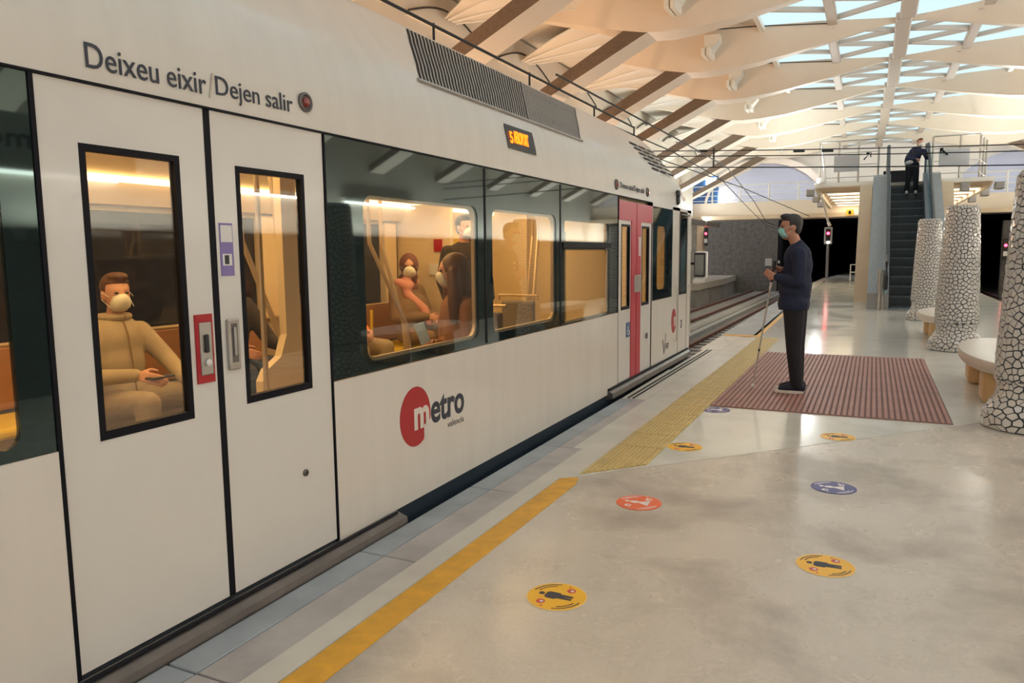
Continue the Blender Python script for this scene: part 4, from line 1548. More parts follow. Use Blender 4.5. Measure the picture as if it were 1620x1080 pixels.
lw = tag(empty('bracket_lamp', (-1.55, 25.9, 3.5)), 'white bracket and box on the left landing corner', 'bracket')
under(MB().bbox(-1.72, -1.45, 25.75, 25.9, 3.52, 3.7, .02).build('box', 'white_paint'), lw)
under(MB().tube([(-1.48, 25.85, 3.7), (-1.62, 25.85, 4.7)], .03, 8).build('stay', 'white_paint'), lw)

# ================================================================== MOSAIC COLUMNS
PROF = [(.345, 0.0), (.350, .06), (.340, .12), (.305, .175), (.262, .24), (.248, .30), (.252, .37), (.272, .385), (.272, .40), (.262, .70), (.245, 1.1), (.225, 1.55), (.203, 1.98), (.175, 2.02), (.05, 2.025)]


def prof_eval():
    L = [0.0]
    for (r0, z0), (r1, z1) in zip(PROF, PROF[1:]):
        L.append(L[-1] + math.hypot(r1 - r0, z1 - z0))
    return L


PL = prof_eval()


def prof_at(v):
    v = min(max(v, 0), PL[-1] - 1e-6)
    for i in range(len(PL) - 1):
        if v <= PL[i + 1]:
            k = (v - PL[i]) / (PL[i + 1] - PL[i])
            (r0, z0), (r1, z1) = PROF[i], PROF[i + 1]
            nr, nz = (z1 - z0), -(r1 - r0)
            l = math.hypot(nr, nz)
            return r0 + (r1 - r0) * k, z0 + (z1 - z0) * k, nr / l, nz / l


def voronoi_tiles(size, seed, vmax):
    rnd = random.Random(seed)
    RM = .27
    CIRC = 2 * math.pi * RM
    nu, nv = int(CIRC / size), int(vmax / size)
    pts = []
    for j in range(nv):
        for i in range(nu):
            u = (i + .5 * (j % 2) + .5 + rnd.uniform(-.5, .5)) * CIRC / nu
            v = (j + .5 + rnd.uniform(-.48, .48)) * vmax / nv
            pts.append((u % CIRC, v))
    P = np.array(pts)
    out = []
    for i, (u, v) in enumerate(pts):
        du = P[:, 0] - u
        du = du - CIRC * np.round(du / CIRC)
        dv = P[:, 1] - v
        d = np.hypot(du, dv)
        idx = np.argsort(d)[1:17]
        R = size * 1.6
        poly = [(-R, -R), (R, -R), (R, R), (-R, R)]
        for j in idx:
            a, b, c = du[j], dv[j], (du[j] ** 2 + dv[j] ** 2) / 2
            new = []
            n = len(poly)
            for q in range(n):
                p0, p1 = poly[q], poly[(q + 1) % n]
                f0, f1 = a * p0[0] + b * p0[1] - c, a * p1[0] + b * p1[1] - c
                if f0 <= 0:
                    new.append(p0)
                if f0 * f1 < 0:
                    t = f0 / (f0 - f1)
                    new.append((p0[0] + (p1[0] - p0[0]) * t, p0[1] + (p1[1] - p0[1]) * t))
            poly = new
            if len(poly) < 3:
                break
        if len(poly) < 3:
            continue
        poly = [(u + p[0], min(max(v + p[1], 0.004), vmax)) for p in poly]
        out.append((poly, RM))
    return out


def mosaic_column(cx, cy, size, seed, nsolo, label):
    root = tag(empty('mosaic_column', (cx, cy, 0)), label, 'column', 'mosaic columns along the platform')
    MB().lathe(PROF, (0, 0, 0), 48).build('core', 'grout', root, True, 35)
    tiles = voronoi_tiles(size, seed, PL[-2])
    cand = []
    camv = Vector((-cx, -cy, CAM_H))
    for poly, RM in tiles:
        cu = sum(p[0] for p in poly) / len(poly)
        cv = sum(p[1] for p in poly) / len(poly)
        th = cu / RM
        r, z, nr, nz = prof_at(cv)
        n = Vector((nr * math.cos(th), nr * math.sin(th), nz))
        p = Vector((r * math.cos(th), r * math.sin(th), z))
        vis = n.dot((camv - p).normalized())
        if cx + p.x > .245 * (cy + p.y) - .46 * 0 and nsolo and cy < 8:
            # beyond the right frame edge
            pass
        cand.append((vis, poly, cu, cv, RM))
    wpos = []
    for c in cand:
        th = c[2] / c[4]
        r, z, _, _ = prof_at(c[3])
        wpos.append(Vector((cx + r * math.cos(th), cy + r * math.sin(th), z)))
    Mi = cam.matrix_world.inverted()

    def inframe(p):
        q = Mi @ p
        u = 810 + F_PX * q.x / -q.z
        v = 540 - F_PX * q.y / -q.z
        return u < 1625 and v < 1080
    order = sorted(range(len(cand)), key=lambda i: -(cand[i][0] + (0 if inframe(wpos[i]) else -5)))
    solo = set(order[:nsolo])
    joined = MB()
    for i, (vis, poly, cu, cv, RM) in enumerate(cand):
        m = joined if i not in solo else MB()
        top, bot = [], []
        ta, tb2 = random.uniform(-.09, .09), random.uniform(-.09, .09)
        for (u, v) in poly:
            for lst, k, off in ((top, .80, .006), (bot, .87, -.003)):
                uu, vv = cu + (u - cu) * k, cv + (v - cv) * k
                if off > 0:
                    off = off + ta * (u - cu) + tb2 * (v - cv)
                r, z, nr, nz = prof_at(vv)
                th = uu / RM
                lst.append(((r + nr * off) * math.cos(th), (r + nr * off) * math.sin(th), z + nz * off))
        n = len(poly)
        m.add(top + bot, [tuple(range(n))] + [(a, n + a, n + (a + 1) % n, (a + 1) % n) for a in range(n)])
        if i in solo:
            m.build('tile', 'tile_white', root)
    if joined.v:
        j = joined.build('tile_field', 'tile_white', root)
        j['kind'] = 'stuff'
    return root


mosaic_column(1.19, 7.05, .054, 3, 300, 'nearest white mosaic column, cut off by the right edge of the photo')
mosaic_column(1.09, 12.2, .052, 5, 300, 'middle white mosaic column between the two stone benches')
mosaic_column(.985, 17.2, .056, 8, 0, 'farthest white mosaic column in front of the escalator')


# ================================================================== BENCHES
def stone_bench(cx, cy, sx, sy, label, legs):
    r = tag(empty('stone_bench', (cx, cy, 0)), label, 'bench', 'rounded stone benches')
    MB().lathe([(.93, .30), (.985, .33), (1.0, .36), (1.0, .395), (.985, .415), (.90, .42), (.5, .415)], (0, 0, 0), 48, sx=sx, sy=sy).build('seat', 'bench_stone', r, True, 45)
    for (x, y) in legs:
        MB().bbox(x - .13, x + .13, y - .17, y + .17, 0, .31, .05).build('leg', 'bench_leg', r, True, 50)
    return r


stone_bench(1.24, 8.72, .42, 1.22, 'oval stone bench behind the nearest mosaic column', [(-.16, -.62), (.16, -.62), (-.16, .55), (.16, .55)])
stone_bench(1.06, 13.75, .38, 1.15, 'oval stone bench between the middle and farthest mosaic columns', [(-.12, -.72), (.16, -.6), (-.12, .6), (.16, .6)])


# ================================================================== FLOOR STICKERS
def disc(m, cx, cy, r, z0, z1, n=40, mi=0, a0=0, a1=2 * math.pi):
    m.prism([(cx + r * math.cos(a0 + (a1 - a0) * k / n), cy + r * math.sin(a0 + (a1 - a0) * k / n), z0) for k in range(n)], (0, 0, z1 - z0), mi)


def sticker(x, y, base, figure, kind, label):
    r = tag(empty('floor_sticker', (x, y, 0)), label, 'sticker', 'distancing stickers on the platform')
    R = .128
    m = MB(); disc(m, 0, 0, R, .0008, .0018); m.build('rim', 'sticker_ring' if kind == 'man' else base, r)
    m = MB(); disc(m, 0, 0, R * .955, .0018, .0024); m.build('face', base, r)
    # lettering arcs
    for (a0, a1, rr) in ((100, 170, .108), (110, 165, .092), (-80, -10, .108), (-70, -20, .092)):
        pts = [(rr * math.cos(math.radians(a)), rr * math.sin(math.radians(a)), .0026) for a in np.linspace(a0, a1, 10)]
        m = MB()
        for p0, p1 in zip(pts, pts[1:]):
            bar(m, p0, p0 if False else p1, .006, .0024, .0028)
        m.build('slogan_arc', figure if kind == 'man' else 'sticker_white', r)
    m = MB()
    z0, z1 = .0024, .003
    disc(m, -.068, .004, .013, z0, z1, 20)
    if kind == 'man':
        m.prism([(-.05, .022, z0), (-.038, .032, z0), (.005, .032, z0), (.012, .022, z0), (.068, .020, z0), (.068, .004, z0), (.012, .002, z0), (.068, -.002, z0), (.068, -.016, z0), (.005, -.018, z0), (-.002, -.028, z0), (-.036, -.028, z0), (-.05, -.018, z0)], (0, 0, z1 - z0))
    else:
        m.prism([(-.05, .014, z0), (-.02, .024, z0), (.0, .012, z0), (.055, .042, z0), (.06, -.04, z0), (.0, -.006, z0), (-.02, -.018, z0), (-.05, -.010, z0)], (0, 0, z1 - z0))
    m.build('figure', figure, r)
    for (px, py) in ((.04, .068), (-.045, -.066)):
        m = MB(); disc(m, px, py, .019, z0, z1, 20); m.build('logo_dot', 'sticker_red' if kind == 'man' else 'sticker_white', r)
        m = MB(); disc(m, px + .004, py, .008, z1, z1 + .0003, 14); m.build('logo_dot_mark', 'sticker_white' if kind == 'man' else base, r)
    for (px, py) in ((.022, .10), (-.028, -.10)):
        m = MB(); disc(m, px, py, .008, z0, z1, 3); m.build('arrow_mark', 'sticker_red' if kind == 'man' else 'sticker_white', r)
    return r


sticker(-1.13, 2.74, 'sticker_yellow', 'text_navy', 'man', 'yellow round floor sticker with a black figure, nearest the yellow line')
sticker(-.14, 3.53, 'sticker_yellow', 'text_navy', 'man', 'yellow round floor sticker in the right foreground of the open floor')
sticker(-1.15, 4.02, 'sticker_orange', 'sticker_white', 'woman', 'orange red round floor sticker with a white figure')
sticker(-.16, 4.76, 'sticker_blue', 'sticker_white', 'woman', 'blue round floor sticker in the middle of the open floor')
sticker(-1.19, 5.35, 'sticker_yellow', 'text_navy', 'man', 'small yellow floor sticker right of the tactile paving end')
sticker(-.19, 6.11, 'sticker_yellow', 'text_navy', 'man', 'small yellow floor sticker just in front of the red mat')
sticker(-1.23, 6.75, 'sticker_blue', 'sticker_white', 'woman', 'blue floor sticker at the near corner of the red mat')

# station name board hanging over the platform to the right of the viewer (seen mirrored in the train glass)
nb = tag(empty('station_sign', (2.6, 3.6, 2.4)), 'white station name board reflected reversed in the leftmost train window', 'sign')
under(bx('board', 'sign_white', 2.6, 2.66, 2.2, 5.6, 2.25, 2.75), nb)
t_ = text_obj('name_lettering', 'Alameda', .3, 'text_navy', (2.598, 4.95, 2.43), (0, -1, 0), (0, 0, 1), None, .004, .001, width=1.2, height=.19)
under(t_, nb)
for yy in (2.5, 5.3):
    under(MB().tube([(2.63, yy, 2.75), (2.63, yy, 6.0)], .015, 6).build('hanger_rod', 'steel'), nb)

# ================================================================== PEOPLE
def capsule_mesh(p0, p1, r0, r1, seg=12, rings=4):
    p0, p1 = Vector(p0), Vector(p1)
    d = p1 - p0
    L = d.length
    t = d / L if L > 1e-6 else Vector((0, 0, 1))
    u = t.cross(Vector((0, 0, 1)))
    if u.length < 1e-3:
        u = t.cross(Vector((0, 1, 0)))
    u.normalize()
    w = t.cross(u)
    prof = []
    for k in range(1, rings + 1):
        a = math.pi / 2 * k / rings
        prof.append((p0 - t * r0 * math.cos(a), r0 * math.sin(a)))
    for k in range(0, rings):
        a = math.pi / 2 * k / rings
        prof.append((p1 + t * r1 * math.sin(a), r1 * math.cos(a)))
    vs = [p0 - t * r0]
    for c, r in prof:
        for k in range(seg):
            a = 2 * math.pi * k / seg
            vs.append(c + (u * math.cos(a) + w * math.sin(a)) * r)
    vs.append(p1 + t * r1)
    fs = [(0, 1 + (k + 1) % seg, 1 + k) for k in range(seg)]
    n = len(prof)
    for i in range(n - 1):
        for k in range(seg):
            a, b = 1 + i * seg + k, 1 + i * seg + (k + 1) % seg
            fs.append((a, b, b + seg, a + seg))
    last = len(vs) - 1
    fs += [(last, 1 + (n - 1) * seg + k, 1 + (n - 1) * seg + (k + 1) % seg) for k in range(seg)]
    return vs, fs


def ellip_mesh(c, X, Y, Z, seg=16, rings=10):
    c = Vector(c)
    vs = [c - Z]
    for i in range(1, rings):
        a = -math.pi / 2 + math.pi * i / rings
        for k in range(seg):
            b = 2 * math.pi * k / seg
            vs.append(c + X * (math.cos(a) * math.cos(b)) + Y * (math.cos(a) * math.sin(b)) + Z * math.sin(a))
    vs.append(c + Z)
    fs = [(0, 1 + (k + 1) % seg, 1 + k) for k in range(seg)]
    for i in range(rings - 2):
        for k in range(seg):
            a, b = 1 + i * seg + k, 1 + i * seg + (k + 1) % seg
            fs.append((a, b, b + seg, a + seg))
    last = len(vs) - 1
    fs += [(last, 1 + (rings - 2) * seg + k, 1 + (rings - 2) * seg + (k + 1) % seg) for k in range(seg)]
    return vs, fs


class Blob:
    """union of capsules and ellipsoids, fused into one smooth surface"""

    def __init__(s):
        s.m = MB()

    def cap(s, p0, p1, r0, r1=None):
        s.m.add(*capsule_mesh(p0, p1, r0, r1 if r1 is not None else r0))
        return s

    def chain(s, pts, rs):
        for i in range(len(pts) - 1):
            s.cap(pts[i], pts[i + 1], rs[i], rs[i + 1])
        return s

    def ell(s, c, X, Y, Z):
        s.m.add(*ellip_mesh(c, Vector(X), Vector(Y), Vector(Z)))
        return s

    def build(s, name, mat, parent, voxel=.012, smooth=4, post=None):
        me = bpy.data.meshes.new('tmp')
        me.from_pydata(s.m.v, [], s.m.f)
        t = bpy.data.objects.new('tmp', me)
        COL.objects.link(t)
        r = t.modifiers.new('r', 'REMESH')
        r.mode = 'VOXEL'
        r.voxel_size = voxel
        q = t.modifiers.new('s', 'SMOOTH')
        q.factor = .5
        q.iterations = smooth
        dg = bpy.context.evaluated_depsgraph_get()
        out = bpy.data.meshes.new_from_object(t.evaluated_get(dg))
        bpy.data.objects.remove(t)
        bpy.data.meshes.remove(me)
        out.name = name
        if post:
            post(out)
        out.materials.clear()
        out.materials.append(MATS[mat])
        out.polygons.foreach_set('use_smooth', [True] * len(out.polygons))
        o = link(name, out)
        return under(o, parent)


def hand_prims(B, wrist, d, nrm, curl, s=1.0, spread=.0):
    """palm + five fingers. d: direction of the hand, nrm: the side the fingers close to"""
    d = Vector(d).normalized()
    nrm = Vector(nrm)
    nrm = (nrm - d * nrm.dot(d)).normalized()
    side_ = d.cross(nrm)
    w = Vector(wrist)
    k0 = w + d * .085 * s
    for q in (-1.2, -.4, .4, 1.2):
        B.cap(w + d * .015 * s + side_ * q * .012 * s, k0 + side_ * q * .019 * s, .016 * s, .0125 * s)
    for q, L in ((-1.5, .062), (-.5, .076), (.5, .08), (1.5, .072)):
        p = k0 + side_ * q * .018 * s
        a = 0.0
        for seg, r in ((.48, .0095), (.32, .0088), (.24, .0080)):
            a += curl * (.75 if seg == .48 else 1.0)
            v = d * math.cos(a) + nrm * math.sin(a)
            p2 = p + v * L * seg * s * 1.25
            B.cap(p, p2, r * s, r * s * .93)
            p = p2
    th = w + d * .03 * s + side_ * .028 * s
    t1_ = th + (d * .55 + side_ * .55 + nrm * .45).normalized() * .04 * s
    t2_ = t1_ + (d * .75 + side_ * (.25 - .4 * min(1, curl)) + nrm * .6).normalized() * .034 * s
    B.cap(th, t1_, .0125 * s, .0105 * s)
    B.cap(t1_, t2_, .0105 * s, .0088 * s)


def head_prims(B, c, f, s=1.0):
    """skull, jaw, nose, ears; c = centre, f = facing (horizontal)"""
    f = Vector(f).normalized()
    l = Vector((0, 0, 1)).cross(f)
    z = Vector((0, 0, 1))
    c = Vector(c)
    B.ell(c + z * .025 * s - f * .008 * s, f * .098 * s, l * .076 * s, z * .098 * s)
    B.ell(c - z * .04 * s + f * .022 * s, f * .070 * s, l * .060 * s, z * .082 * s)
    B.ell(c - z * .092 * s + f * .05 * s, f * .030 * s, l * .030 * s, z * .024 * s)
    B.cap(c + f * .090 * s + z * .012 * s, c + f * .108 * s - z * .024 * s, .009 * s, .013 * s)      # nose
    B.ell(c + f * .083 * s + z * .030 * s, f * .012 * s, l * .045 * s, z * .010 * s)               # brow
    B.ell(c + f * .084 * s - z * .058 * s, f * .012 * s, l * .024 * s, z * .010 * s)               # lips
    for q in (1, -1):
        B.ell(c + l * q * .078 * s - f * .012 * s - z * .008 * s, f * .020 * s, l * .010 * s, z * .032 * s)


def face_parts(c, f, parent, mask, s=1.0, eye=True):
    f = Vector(f).normalized()
    l = Vector((0, 0, 1)).cross(f)
    z = Vector((0, 0, 1))
    c = Vector(c)
    if eye:
        for q in (1, -1):
            m = MB()
            m.add(*ellip_mesh(c + f * .085 * s + l * q * .031 * s + z * .010 * s, f * .010 * s, l * .013 * s, z * .007 * s, 10, 6))
            under(m.build('eye', 'eye_dark', None, True), parent)
    if mask:
        secs = []
        for zz, fr, hw in ((.002, .102, .024), (-.022, .119, .042), (-.048, .113, .052), (-.076, .097, .050), (-.100, .074, .034)):
            row = []
            for k in range(9):
                a = (k / 8 * 2 - 1) * 1.25
                row.append(c + z * zz * s + f * (fr - .075 * (1 - math.cos(a)) * 1.0) * s + l * (hw * 1.22 * math.sin(a)) * s)
            secs.append(row)
        m = MB().loft(secs)
        mk = under(m.build('face_mask', mask, None, True), parent)
        sm = mk.modifiers.new('s', 'SOLIDIFY')
        sm.thickness = .004
        for q in (1, -1):
            for zz in (-.012, -.075):
                tb_ = MB().tube([c + f * (.075) * s + l * q * .070 * s + z * zz * s, c + l * q * .084 * s - f * .010 * s + z * (.012 if zz > -.03 else -.03) * s], .002, 5)
                o = tb_.build('ear_loop', 'sole_white')
                under(o, parent)


def short_hair(c, f, parent, mat, s=1.0):
    f = Vector(f).normalized()
    l = Vector((0, 0, 1)).cross(f)
    z = Vector((0, 0, 1))
    c = Vector(c)
    B = Blob()
    B.ell(c + z * .045 * s - f * .016 * s, f * .102 * s, l * .083 * s, z * .092 * s)
    B.ell(c - f * .052 * s - z * .004 * s, f * .056 * s, l * .070 * s, z * .072 * s)
    B.ell(c + z * .108 * s + f * .045 * s, f * .058 * s, l * .058 * s, z * .030 * s)

    def cut(me):
        for v in me.vertices:
            p = v.co - c
            a = p.dot(f) / s
            h = p.dot(z) / s
            if a > .02 and h < .068:
                v.co += f * -(a - .02) * s * .9
    o = B.build('hair', mat, parent, .009, 3, cut)
    return o


def shoe(ankle, f, parent, mat='navy_shoe', s=1.0):
    f = Vector(f).normalized()
    a = Vector(ankle)
    z0 = a.z - .085 * s
    B = Blob()
    heel = Vector((a.x, a.y, z0 + .045)) - f * .035
    toe = Vector((a.x, a.y, z0 + .036)) + f * .175 * s
    l = Vector((0, 0, 1)).cross(f)
    B.ell(heel + Vector((0, 0, .012)), f * .052, l * .038, Vector((0, 0, .048)))
    B.cap(heel + Vector((0, 0, .010)), heel + f * .09 + Vector((0, 0, .016)), .040, .042)
    B.cap(heel + f * .09 + Vector((0, 0, .012)), toe - f * .035, .042, .034)
    B.cap(a, heel + f * .035 + Vector((0, 0, .03)), .040, .040)
    o = B.build('shoe', mat, parent, .008, 3)
    # flat sole
    pts = []
    for k in range(24):
        t = 2 * math.pi * k / 24
        w = .046 if math.cos(t) > 0 else .040
        cc = (heel + toe) / 2
        p = cc + f * (math.cos(t) * .140 * s) + l * (math.sin(t) * (w + .008))
        pts.append((p.x, p.y, z0))
    so = MB().prism(pts, (0, 0, .026)).build('sole', 'sole_white')
    so.parent = o
    return o


def make_person(label, J, f, hf, C, voxel=.012, hands=None, hair='short', mask=None, group=None, slim=1.0, shoes=True, torso=None, collar=True, top_post=None):
    """J: joint positions in world space; f: body facing; hf: head facing; C: materials"""
    base = Vector((J['hip'].x, J['hip'].y, min(J['ankL'].z, J['ankR'].z) - .085))
    P = tag(empty('person', base), label, 'person', group)
    f = Vector(f).normalized()
    z = Vector((0, 0, 1))
    l = z.cross(f)
    k = slim
    up = (J['neck'] - J['hip']).normalized()
    tf = (f - up * f.dot(up)).normalized()
    tl = up.cross(tf)
    # ---- one continuous body
    B = Blob()
    head_prims(B, J['head'], hf)
    B.cap(J['neck'] - up * .02, J['head'] - z * .05 - Vector(hf).normalized() * .012, .056 * k, .052 * k)
    mid = J['hip'].lerp(J['neck'], .5)
    B.ell(J['hip'] + up * .03, tf * .105 * k, tl * .150 * k, up * .13)
    B.ell(mid, tf * .105 * k, tl * .140 * k, up * .20)
    B.ell(J['hip'].lerp(J['neck'], .78), tf * .112 * k, tl * .165 * k, up * .16)
    for s in 'LR':
        B.cap(J['neck'] - up * .045, J['sh' + s], .055 * k, .052 * k)
        B.chain([J['sh' + s], J['el' + s], J['wr' + s]], [.046 * k, .036 * k, .026 * k])
        B.chain([J['hp' + s], J['kn' + s], J['ank' + s]], [.078 * k, .052 * k, .038 * k])
        B.cap(J['ank' + s], J['ank' + s] + f * .10 - z * .045, .036, .03)
    B.build('body', C['skin'], P, voxel, 3)
    # hands: finer mesh, fused wrist to fingertips
    for s in 'LR':
        if hands and s in hands:
            H = Blob()
            d, n, curl = hands[s]
            H.cap(J['el' + s].lerp(J['wr' + s], .75), J['wr' + s], .029 * k, .026 * k)
            hand_prims(H, J['wr' + s], d, n, curl)
            H.build('hand', C['skin'], P, .0055, 2)
    # ---- top
    T_ = Blob()
    g = .020
    T_.ell(J['hip'] + up * .05, tf * (.118 * k + g), tl * (.152 * k + g), up * .135)
    T_.ell(mid, tf * (.112 * k + g), tl * (.148 * k + g), up * .22)
    T_.ell(J['hip'].lerp(J['neck'], .78), tf * (.112 * k + g), tl * (.160 * k + g), up * .165)
    if torso:
        torso(T_)
    for s in 'LR':
        T_.cap(J['neck'] - up * .055, J['sh' + s], .058 * k, .058 * k + g * .6)
        T_.chain([J['sh' + s], J['el' + s], J['el' + s].lerp(J['wr' + s], .95)], [.052 * k + g, .044 * k + g * .8, .034 * k + g * .5])
    if collar:
        T_.cap(J['neck'] - up * .05, J['neck'] + up * .012, .072 * k, .064 * k)
    T_.build(C.get('top_name', 'jacket'), C['top'], P, voxel, 5, top_post)
    # ---- trousers
    L_ = Blob()
    L_.ell(J['hip'] + up * .02, tf * (.108 * k + .014), tl * (.152 * k + .014), up * .13)
    for s in 'LR':
        L_.chain([J['hp' + s], J['kn' + s], J['ank' + s] + z * .0], [.098 * k + .012, .064 * k + .012, .048 * k + .012])
    L_.build('trousers', C['leg'], P, voxel, 4)
    if shoes:
        for s in 'LR':
            shoe(J['ank' + s], f, P, C.get('shoe', 'navy_shoe'))
    if hair == 'short':
        short_hair(J['head'], hf, P, C['hair'])
    face_parts(J['head'], hf, P, mask)
    return P


V = Vector
# ---- the man with the white cane
J = dict(hip=V((-.678, 7.86, .93)), neck=V((-.672, 7.86, 1.455)), head=V((-.748, 7.86, 1.645)),
         shL=V((-.648, 7.685, 1.385)), shR=V((-.655, 8.035, 1.385)),
         elL=V((-.628, 7.64, 1.12)), elR=V((-.64, 8.07, 1.12)),
         wrL=V((-.845, 7.705, 1.165)), wrR=V((-.80, 7.86, 1.225)),
         hpL=V((-.685, 7.775, .90)), hpR=V((-.675, 7.945, .90)),
         knL=V((-.675, 7.79, .475)), knR=V((-.66, 7.94, .475)),
         ankL=V((-.640, 7.80, .099)), ankR=V((-.645, 7.955, .099)))


def belly(T_):
    T_.ell(V((-.69, 7.86, 1.08)), V((.160, 0, 0)), V((0, .185, 0)), V((0, 0, .22)))
    T_.ell(V((-.65, 7.86, 1.27)), V((.120, 0, 0)), V((0, .190, 0)), V((0, 0, .16)))
    T_.cap((-.695, 7.81, .90), (-.695, 7.91, .90), .150, .150)
    T_.cap((-.695, 7.81, .84), (-.695, 7.91, .84), .140, .140)


def flat_hem(me):
    for v in me.vertices:
        if v.co.z < .852:
            v.co.z = .845 + (v.co.z - .852) * .03


man = make_person('man in navy sweatshirt and black trousers with teal mask standing on the red mat', J, (-1, 0, 0), (-.965, -.26, 0),
                  dict(skin='skin', top='navy_knit', top_name='sweatshirt', leg='black_denim', hair='hair_dark', shoe='navy_shoe'), voxel=.0095,
                  hands={'L': ((-.85, .1, .35), (.1, .95, .1), .75), 'R': ((-.75, -.5, .30), (.05, -.5, -.6), .75)}, mask='mask_teal', torso=belly, top_post=flat_hem)
# sweatshirt hem band, collar and shirt front
under(MB().tube([V((-.735, 7.86, 1.44)) + V((.055 * math.cos(a) * 1.1 + .03, .062 * math.sin(a), .02 * math.cos(a) + .02)) for a in np.linspace(0, 2 * math.pi, 17)], .011, 6).build('collar', 'shirt_plum'), man)
under(bx('chest_badge', 'sole_white', -.842, -.828, 7.735, 7.762, 1.30, 1.325), man)
# white cane
tip, topc = V((-1.075, 7.905, .018)), V((-.868, 7.735, 1.325))
ax_ = topc - tip
cane = tag(empty('white_cane', tip), 'slim white cane with a black grip held by the standing man', 'cane')
pt = lambda k: tip + ax_ * k
under(MB().tube([pt(.05), pt(.80)], [.0075, .010], 10).build('shaft', 'grille_light'), cane)
under(MB().tube([pt(.79), pt(.84)], .0125, 10).build('collar', 'sole_white'), cane)
under(MB().tube([pt(.84), pt(.93), pt(1.0)], [.014, .016, .015], 10).build('grip', 'black_plastic'), cane)
o = MB()
o.add(*ellip_mesh(pt(.018), V((.020, 0, 0)), V((0, .020, 0)), V((0, 0, .024)), 14, 8))
under(o.build('roller_tip', 'sole_white', None, True), cane)
under(MB().tube([pt(.30), pt(.32)], .010, 8).build('joint_band', 'black_plastic'), cane)


def seated(label, x, y, ang, C, fz=.06, head_ang=None, lean=0.0, hair='short', mask=None, seat=.50, over=None, hands=None, slim=.95, voxel=.014, torso=None, group='passengers inside the train', knee=.16):
    a = math.radians(ang)
    f = V((math.cos(a), math.sin(a), 0))
    l = V((-f.y, f.x, 0))
    ha = math.radians(head_ang if head_ang is not None else ang)
    hf = V((math.cos(ha), math.sin(ha), 0))
    o = V((x, y, fz))
    q = lambda fx, ly, z: o + f * fx + l * ly + V((0, 0, z))
    J = dict(hip=q(0, 0, seat + .06), neck=q(-.04 + lean, 0, seat + .56), head=q(.0 + lean * 1.2, 0, seat + .735),
             shL=q(-.04 + lean, .165, seat + .49), shR=q(-.04 + lean, -.165, seat + .49),
             elL=q(.03, .24, seat + .23), elR=q(.03, -.24, seat + .23),
             wrL=q(.25, .10, seat + .19), wrR=q(.25, -.10, seat + .19),
             hpL=q(.02, .085, seat + .05), hpR=q(.02, -.085, seat + .05),
             knL=q(.42, knee, seat + .05), knR=q(.42, -knee, seat + .05),
             ankL=q(.45, knee, .09), ankR=q(.45, -knee, .09))
    if over:
        for kk, (fx, ly, z) in over.items():
            J[kk] = q(fx, ly, z)
    if hands is None:
        hands = {'L': (f + l * -.3 - V((0, 0, .2)), -l - V((0, 0, .4)), .5), 'R': (f + l * .3 - V((0, 0, .2)), l - V((0, 0, .4)), .5)}
    return make_person(label, J, f, hf, C, voxel=voxel, hands=hands, hair=hair, mask=mask, slim=slim, torso=torso, group=group), J, f, l


# 1 man in beige jacket behind the left door leaf
p1, J1, f1, l1 = seated('passenger in beige jacket and khaki trousers seated behind the left door window', -4.22, 3.10, -5,
                        dict(skin='skin_pale', top='jacket_beige', leg='trouser_khaki', hair='hair_brown', shoe='black_plastic'), head_ang=-15, mask='mask_white', seat=.40,
                        over=dict(wrL=(.38, .20, .58), elL=(.08, .27, .70), wrR=(.30, -.08, .66), elR=(.02, -.25, .64), knL=(.50, .30, .54), knR=(.50, -.16, .52), ankL=(.52, .32, .09), ankR=(.50, -.18, .09)))
zc = [J1['hip'] + f1 * .155 + V((0, 0, .03)), J1['hip'].lerp(J1['neck'], .5) + f1 * .145, J1['hip'].lerp(J1['neck'], .85) + f1 * .13, J1['neck'] + f1 * .085 + V((0, 0, .03))]
under(MB().tube(zc, .006, 6).build('zip', 'coat_olive'), p1)
under(MB().tube([J1['neck'] + V((.082 * math.cos(a), .082 * math.sin(a), .035)) for a in np.linspace(0, 2 * math.pi, 19)], .022, 8).build('collar', 'jacket_beige'), p1)
under(MB().tube([J1['hip'] + V((.150 * math.cos(a), .185 * math.sin(a), .01)) for a in np.linspace(0, 2 * math.pi, 25)], .016, 8).build('waistband', 'coat_olive'), p1)
ph = tag(MB().bbox(-3.86, -3.79, 2.98, 3.14, .70, .712, .004).build('phone', 'black_plastic'), 'dark phone in the hands of the beige-jacketed passenger', 'phone')
# 2 dark-clothed passenger behind the right door leaf
seated('passenger in dark clothes and dark mask seated behind the right door window', -4.28, 4.05, -10,
       dict(skin='skin', top='coat_dark', leg='black_denim', hair='hair_dark', shoe='black_plastic'), head_ang=-30, mask='mask_dark',
       over=dict(wrL=(.45, .10, .72), elL=(.15, .24, .72)))
# 3 woman with headscarf
def shawl(T_):
    T_.ell(V((-4.25, 6.45, .80)), V((.17, 0, 0)), V((0, .24, 0)), V((0, 0, .24)))
pw_, J3, f3, l3 = seated('woman in plum headscarf, pink scarf and olive coat seated in the large window', -4.28, 6.45, -12,
                         dict(skin='skin_pale', top='coat_olive', top_name='coat', leg='coat_olive', hair='hijab_plum', shoe='black_plastic'), head_ang=-55, mask=None, hair=None, torso=shawl,
                         over=dict(wrL=(.28, .05, .74), wrR=(.28, -.02, .74)))
hc = J3['head']
hff = V((math.cos(math.radians(-55)), math.sin(math.radians(-55)), 0))
B = Blob()
B.ell(hc + V((0, 0, .02)) - hff * .022, hff * .108, V((-hff.y, hff.x, 0)) * .10, V((0, 0, .125)))
B.ell(hc - V((0, 0, .10)) - hff * .01, hff * .085, V((-hff.y, hff.x, 0)) * .09, V((0, 0, .10)))
B.cap(J3['neck'] + V((0, 0, .02)), J3['neck'] - V((0, 0, .04)), .10, .13)
B.build('headscarf', 'hijab_plum', pw_, .012, 4)
